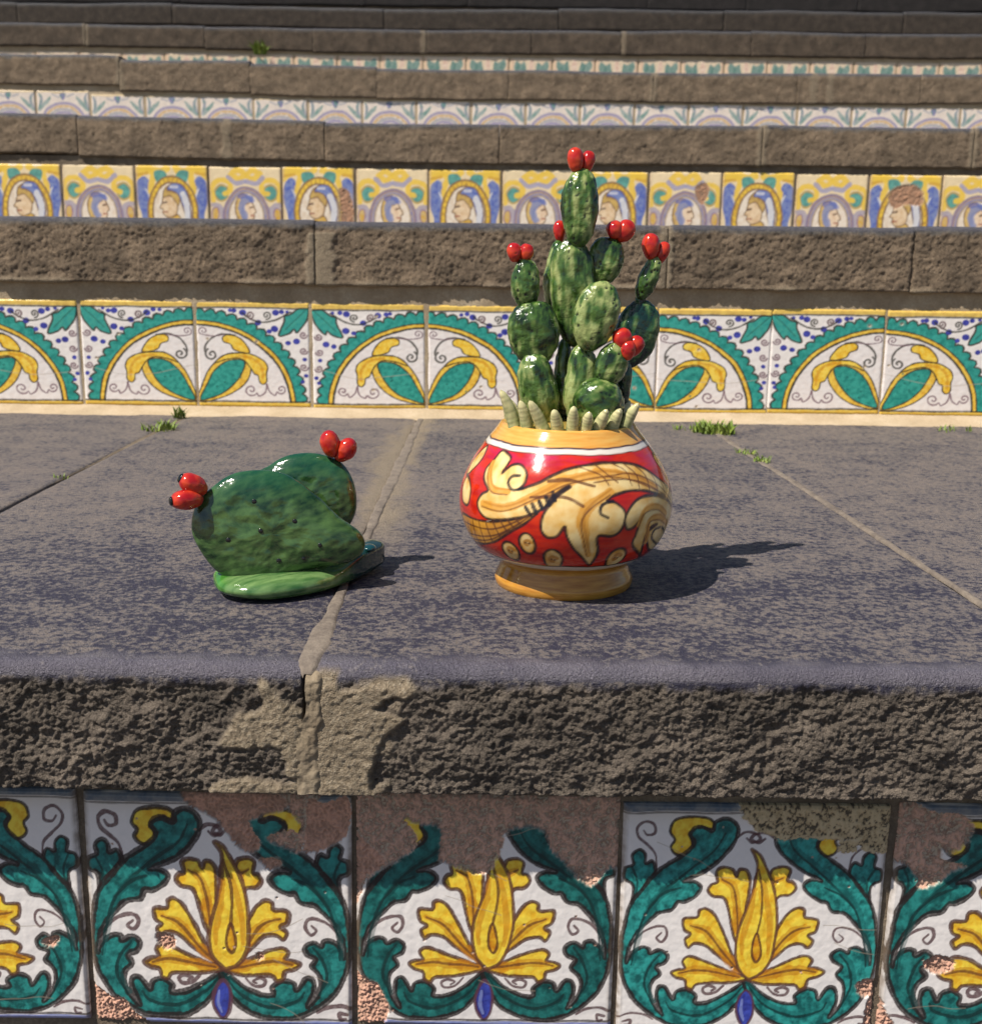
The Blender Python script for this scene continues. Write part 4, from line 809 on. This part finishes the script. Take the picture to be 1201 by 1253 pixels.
def blob(name, c, hw, hh, th, tilt, parent, m, colf, seed, nu=56, nv=44, bump=.0007, egg=0., spots=0, dirv=None, depth=0., bs=130., spot_r=.00085):
    ph = np.linspace(0, math.pi, nv)[:, None]; a = np.linspace(-math.pi, math.pi, nu, endpoint=False)[None]
    ux = np.sin(ph)*np.sin(a); uy = -np.sin(ph)*np.cos(a); uz = np.cos(ph) + 0*a
    sx = np.sign(ux)*np.abs(ux)**.92; sy = uy
    k = 1 + egg*uz
    X, Y, Z = hw*sx*k, th*sy*(.5+.5*k), hh*uz
    nb = bump*(1.2*fbm(X*bs+seed*3, Y*bs, Z*bs, 3) + 1.6*perlin(X*48+seed, Y*48, Z*42))
    sp = np.zeros_like(X)
    if spots:
        r = np.random.default_rng(int(seed*10)+5)
        for i in range(spots):
            aa = r.uniform(-1.3, 1.3); pp = r.uniform(.5, 2.5); q = np.array([hw*math.sin(pp)*math.sin(aa), -th*math.sin(pp)*math.cos(aa), hh*math.cos(pp)])
            d = np.sqrt((X-q[0])**2 + (Y-q[1])**2 + ((Z-q[2])*.75)**2); sp = np.maximum(sp, 1-sstep(spot_r*.7, spot_r*1.5, d))
    nb = nb - .0006*sp
    C = colf(X, Y, Z, ux, uy, uz, seed)
    C = C*(1-sp[..., None]) + np.array((.004, .008, .005))*sp[..., None]
    X, Y, Z = X+nb*ux, Y+nb*uy, Z+nb*uz
    V = np.stack([X, Y, Z], -1).reshape(-1, 3)
    if dirv is None: M = Matrix.Rotation(math.radians(tilt), 3, 'Y')
    else: M = Vector(dirv).normalized().to_track_quat('Z', 'Y').to_matrix()
    V = V @ np.array(M).T + np.array(c)
    C = np.concatenate([C, np.ones(C.shape[:2]+(1,))], -1)
    return link(name, mesh_from(name, V, gridq(nv, nu, wrap=True, flip=True), C.reshape(-1, 4)), m, parent)
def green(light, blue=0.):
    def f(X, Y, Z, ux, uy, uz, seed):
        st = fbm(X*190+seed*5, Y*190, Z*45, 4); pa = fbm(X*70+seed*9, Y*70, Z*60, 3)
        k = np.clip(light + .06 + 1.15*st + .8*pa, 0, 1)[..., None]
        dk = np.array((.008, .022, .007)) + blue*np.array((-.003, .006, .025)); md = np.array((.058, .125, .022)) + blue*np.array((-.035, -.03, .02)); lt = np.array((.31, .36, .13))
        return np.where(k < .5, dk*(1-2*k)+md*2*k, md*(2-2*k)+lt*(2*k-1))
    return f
def redc(X, Y, Z, ux, uy, uz, seed):
    k = np.clip(.45 + 1.8*fbm(X*140+seed*4, Y*140, Z*120, 3) - .2*uz, 0, 1)[..., None]
    return np.array((.38, .010, .012))*(1-k) + np.array((.56, .05, .016))*k
LIGHT = dict(top=.52, main=.38, mainL=.42, dup=.30, front=.60, fL=.22, fLedge=.42, gL=.34, stemL=.56, stemC=.62, stemCShade=.20, rB=.20, rUp=.46, rUpStem=.05, mR=.34, nR=.26, stemR=.05)
THK = dict(top=.62, main=.5, mainL=1.1, dup=.62, front=.55, fL=.5, fLedge=.9, gL=.75, stemL=.75, stemC=.85, stemCShade=.9, rB=.5, rUp=.9, rUpStem=1., mR=.8, nR=.7, stemR=1.)
pads = {}
for i, (n, x, y, z, hw, hh, tilt) in enumerate(PADS):
    big = hh > .022
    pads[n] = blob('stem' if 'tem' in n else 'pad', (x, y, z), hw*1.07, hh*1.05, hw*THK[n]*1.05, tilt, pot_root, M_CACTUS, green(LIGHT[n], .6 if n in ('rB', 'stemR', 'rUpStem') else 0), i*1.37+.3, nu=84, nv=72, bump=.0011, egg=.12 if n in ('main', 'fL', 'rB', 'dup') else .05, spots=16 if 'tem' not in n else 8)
for i, (n, x, y, z, hw, hh, tilt) in enumerate(FRUITS):
    blob('fruit', (x, y, z), hw*(1.22 if n == 'mR' else 1.12), hh*(1.2 if n == 'mR' else 1.06), hw*1.05, tilt, pads[n], M_POT, redc, 40+i*1.3, nu=36, nv=28, bump=.00045, egg=.12, bs=200., spots=2, spot_r=.0005)
def spike(b, t, r, seed):
    b, t = np.array(b), np.array(t); ax = t-b; Lh = np.linalg.norm(ax); na, nr = 18, 22
    s = np.linspace(0, 1, nr); mid = .5*(b+t) + np.array([0, 0, 0])
    prof = r*np.sqrt(np.clip(1-((s-.45)/.55).clip(0)**2.6, 0, 1))*(1-.30*s); prof[-1] = r*.03
    a = np.linspace(-math.pi, math.pi, na, endpoint=False)
    out = np.array([b[0], b[1], 0]); out = out/(np.linalg.norm(out)+1e-9)
    u = np.cross(ax/Lh, [0.1, 1, .05]); u /= np.linalg.norm(u); v = np.cross(ax/Lh, u)
    ring = .00009*np.sin(s*44+seed)[:, None]
    cen = b[None] + s[:, None]*ax[None] - out[None]*(.10*Lh*np.sin(s*math.pi))[:, None]*.6
    V = cen[:, None] + (prof[:, None]+ring)[..., None]*(np.cos(a)[None, :, None]*u + np.sin(a)[None, :, None]*v)
    k = np.clip(.15 + .85*s[:, None] + .5*fbm(s[:, None]*7+seed, np.cos(a)[None]*1.2, np.sin(a)[None]*1.2, 3), 0, 1)[..., None]
    C = np.array((.20, .27, .09))*(1-k) + np.array((.66, .60, .33))*k
    C = C*(1-.35*sstep(.35, .9, np.sin(s*(52+seed % 9)+seed)[:, None] + .9*fbm(s[:, None]*9, np.cos(a)[None]+seed, np.sin(a)[None], 2)))[..., None]
    C = np.concatenate([C, np.ones(C.shape[:2]+(1,))], -1)
    return link('leaf_spike', mesh_from('leaf_spike', V.reshape(-1, 3), gridq(nr, na, wrap=True), C.reshape(-1, 4)), M_POT, pot_root)
for i, q in enumerate(SPIKES):
    b = np.array(q[:3])*np.array([.88, .86, 1]); b[2] = .1345; spike(b, np.array(q[3:])*np.array([.97, .96, 1]), .0060 if i < 9 else .0048, i*1.7)
for i, a in enumerate(np.linspace(1.75, 4.5, 8)):       # the ring goes on round the back
    spike((.050*math.sin(a), -.050*math.cos(a), .135), (.056*math.sin(a+.1), -.056*math.cos(a+.1), .158+.004*math.sin(i*2.)), .0046, 30+i)

# ------------------------------------------------------------------ low ceramic prickly pear on the left
SX = -.19
sc_root = props(empty('ceramic_prickly_pear', (SX, 0, 0)), 'low dark green ceramic prickly pear of two leaning pads with red fruits, on bare stone', 'ceramic figurine')
def pillow(name, outline, T, ymap, seed, colf, parent, m, nr=50, na=210, pw=2.4, bump=.0019, spots=(), cen=None):
    o = cr(outline, True, 12); o = np.asarray(o); L = np.r_[0, np.cumsum(np.hypot(*np.diff(np.r_[o, o[:1]], axis=0).T))]; s = np.linspace(0, L[-1], na, endpoint=False); oo = np.r_[o, o[:1]]
    ox = np.interp(s, L, oo[:, 0]); oz = np.interp(s, L, oo[:, 1]); c = np.array([ox.mean(), oz.mean()]) if cen is None else np.array(cen)
    tt = np.linspace(0, math.pi, 2*nr+1)[:, None]; rr = np.sin(tt)**.8; side = np.cos(tt)
    X = c[0] + rr*(ox-c[0])[None]; Z = c[1] + rr*(oz-c[1])[None]
    th = T*np.sign(side)*np.abs(1-rr**pw)**.5
    sp = np.zeros_like(X)
    for (x, z) in spots: sp = np.maximum(sp, (1-sstep(.0020, .0025, np.hypot(X-x, Z-z)))*(side > 0))
    n_ = bump*(1.4*fbm(X*38+seed, Z*38, side*2+0*X, 2) + .5*fbm(X*110+seed, Z*110, side+0*X, 3)); rad = 1 + .012*fbm(X*40, Z*40, seed, 2)
    Yl = -th - np.sign(side)*n_*(1-rr**4) + .00025*sp
    C = colf(X, Yl, Z, (X-c[0]), side+0*X, Z, seed); C = C*(1-sp[..., None]) + np.array((.004, .006, .004))*sp[..., None]
    X = c[0] + (X-c[0])*rad; Z = c[1] + (Z-c[1])*rad
    V = ymap(X, Yl, Z); C = np.concatenate([C, np.ones(C.shape[:2]+(1,))], -1)
    # outline runs clockwise seen from the front
    area = .5*np.sum(ox*np.roll(oz, -1)-np.roll(ox, -1)*oz)
    return link(name, mesh_from(name, V.reshape(-1, 3), gridq(2*nr+1, na, wrap=True, flip=area > 0), C.reshape(-1, 4)), m, parent)
def bottle(light, top):
    def f(X, Y, Z, a, b, c, seed):
        st = fbm(X*70+Z*60+seed*5, Y*60, Z*210-X*90, 4); pa = fbm(X*45+seed*9, Y*45, Z*45, 4)
        k = np.clip(light + .08 + 1.2*st + .7*pa, 0, 1)[..., None]; t = (sstep(top-.022, top+.004, Z + .008*pa))[..., None]*.65
        c_ = np.array((.007, .028, .008))*(1-k) + np.array((.075, .15, .042))*k
        return c_*(1-t) + np.array((.008, .075, .038))*t
    return f
CH = .2789
k1 = .925/.955; fr1 = [(x*k1+.0055, CH-(CH-z)*k1) for x, z in FRONTPAD]; sp1 = [(x*k1+.005, CH-(CH-z)*.925/.945) for x, z in SPOTS]
front = pillow('pad', fr1, .0135, lambda X, Y, Z: np.stack([X, .922+.16*X+.10*(Z-.05)+Y, Z+.001], -1), 2.2, bottle(.42, .093), sc_root, M_PEAR, pw=3.2)
fv = np.array([v.co[:] for v in front.data.vertices])
for i, (x, z) in enumerate(sp1):
    d_ = (fv[:, 0]-x)**2 + (fv[:, 2]-z)**2 + 9*(fv[:, 1] > .925+.16*x+.1*(z-.05)); q = fv[np.argmin(d_)]
    blob('spine_dot', (x, q[1]+.0002, z), .0021+.0004*math.sin(i*3.), .0021, .0009, 0, front, M_PEAR, lambda X, Y, Z, a, b, c, s: np.zeros(X.shape+(3,)) + .006, 90+i, nu=16, nv=10, bump=.0001)
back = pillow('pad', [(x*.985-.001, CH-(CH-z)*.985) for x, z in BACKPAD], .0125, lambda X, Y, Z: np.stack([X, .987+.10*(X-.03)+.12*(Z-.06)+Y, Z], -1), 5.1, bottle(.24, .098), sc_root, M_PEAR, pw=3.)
BASE = [(-.0431,.9301),(-.0341,.9011),(-.0217,.8892),(-.0074,.8843),(.0122,.8851),(.0336,.8955),(.0514,.9105),(.0687,.9351),(.0831,.962),(.0938,.9909),(.0925,1.005),(.079,1.009),(.055,.988),(.02,.966),(-.012,.957),(-.036,.950)]
def basec(X, Y, Z, a, b, c, seed):
    st = fbm(X*35+Z*25, Z*190-X*120, 0*X+seed, 4); k = np.clip(.55 + 1.1*st, 0, 1)[..., None]
    t = sstep(-.02, -.032, X + .006*st)[..., None]
    c_ = np.array((.025, .095, .022))*(1-k) + np.array((.16, .27, .095))*k; c_ = c_*(1-t) + np.array((.045, .17, .02))*(.7+.6*k)*t
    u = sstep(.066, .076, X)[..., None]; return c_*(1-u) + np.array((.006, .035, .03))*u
pillow('base', BASE, .0105, lambda X, Y, Z: np.stack([X, Z, .0096 - Y*.95 + .011*sstep(.055, .085, X)*(Y < 0) + .003*sstep(-.02, -.045, X)*(Y < 0)], -1), 8.3, basec, sc_root, M_PEAR, pw=5., bump=.0008)
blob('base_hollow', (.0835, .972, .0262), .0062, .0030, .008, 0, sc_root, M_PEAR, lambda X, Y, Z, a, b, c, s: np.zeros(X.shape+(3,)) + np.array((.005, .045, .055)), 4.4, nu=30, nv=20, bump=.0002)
def fruit(c, hl, hw, d, par, seed, eye=False, dim=1.):
    f = blob('fruit', c, hw, hl, hw*.95, 0, par, M_POT, redc, seed, nu=44, nv=34, bump=.0007, egg=.06, bs=150., dirv=d, spots=0)
    if eye:
        dv = Vector(d).normalized(); p = Vector(c) + dv*hl*.96
        blob('fruit_eye', tuple(p), hw*.42, hl*.14, hw*.42, 0, f, M_POT, lambda X, Y, Z, a, b, c, s: np.zeros(X.shape+(3,)) + .006, seed+.5, nu=18, nv=12, bump=.0001, dirv=d)
fruit((-.0575*k1, .9025, CH-(CH-.0757)*k1), .0130, .0092, (-.9, -.5, .02), front, 71.2, True)
fruit((-.0535*k1, .911, CH-(CH-.0872)*k1), .0126, .0092, (-.78, -.42, .55), front, 73.9, True)
fruit((.0496*.985, .990, CH-(CH-.1120)*.985), .0125, .0090, (-.22, 0, 1), back, 75.1)
fruit((.0622*.985, .992, CH-(CH-.1070)*.985), .0118, .0088, (.68, 0, .8), back, 77.3)

# ------------------------------------------------------------------ weeds in the joints
def weed(name, label, x, y, z, n, h, spread, seed, lean=(0, 0), cat='weed', grp=None):
    r = np.random.default_rng(seed); V = []; Q = []
    for i in range(n):
        a = r.uniform(0, 6.283); rad = spread*math.sqrt(r.random()); bx, by = rad*math.cos(a), rad*math.sin(a)*.8; hh = h*r.uniform(.4, 1.); wd = h*r.uniform(.05, .11); la = r.uniform(0, 6.283); lo = hh*r.uniform(.2, .9)
        dx, dy = math.cos(la)*lo+lean[0]*hh, math.sin(la)*lo+lean[1]*hh; px, py = -math.sin(la)*wd, math.cos(la)*wd; b0 = len(V)
        for t, k in ((0, .6), (.35, 1.), (.7, .7), (1, .06)):
            cx, cy, cz = bx+dx*t*t, by+dy*t*t, hh*t*(1-.25*t*(lo/h)) - .002
            V += [(cx-px*k, cy-py*k, cz), (cx+px*k, cy+py*k, cz)]
        Q += [(b0+2*j, b0+2*j+1, b0+2*j+3, b0+2*j+2) for j in range(3)]
    root = props(empty(name, (x, y, z)), label, cat, grp)
    link('grass_blades', mesh_from('grass_blades', np.array(V), Q), M_GRASS, root); return root
G = 'weeds growing in the stone joints'
weed('grass_tuft', 'small grass tuft flat on the stone joint behind the low green figurine', -.527, 1.80, 0, 60, .022, .028, 1, grp=G)
weed('grass_tuft', 'thin upright grass sprig against the arch tiles at the left', -.531, 1.935, .002, 24, .028, .012, 2, grp=G)
weed('grass_tuft', 'bushiest grass tuft in the joint right of the red pot', .360, 1.845, 0, 150, .026, .034, 3, grp=G)
weed('grass_tuft', 'flat yellowish grass wisps just left of the bushiest tuft', .322, 1.87, 0, 22, .014, .022, 4, grp=G)
weed('grass_tuft', 'tiny sprig in the pale joint, in front of the bushiest tuft', .372, 1.645, 0, 40, .013, .016, 5, grp=G)
weed('grass_tuft', 'tiny sprig furthest forward in the pale joint', .377, 1.58, 0, 34, .013, .012, 6, grp=G)
weed('grass_tuft', 'sparse grass wisps on the tread by the right edge', .775, 1.90, 0, 26, .015, .030, 7, grp=G)
weed('grass_tuft', 'tiny sprig in the dark joint at the far left', -.536, 1.40, 0, 16, .010, .010, 8, grp=G)
weed('wall_weed', 'green weed growing from the joint under a stone high on the left', -1.09, 5.595, 1.165, 60, .068, .028, 9, lean=(0, -.3), cat='weed')
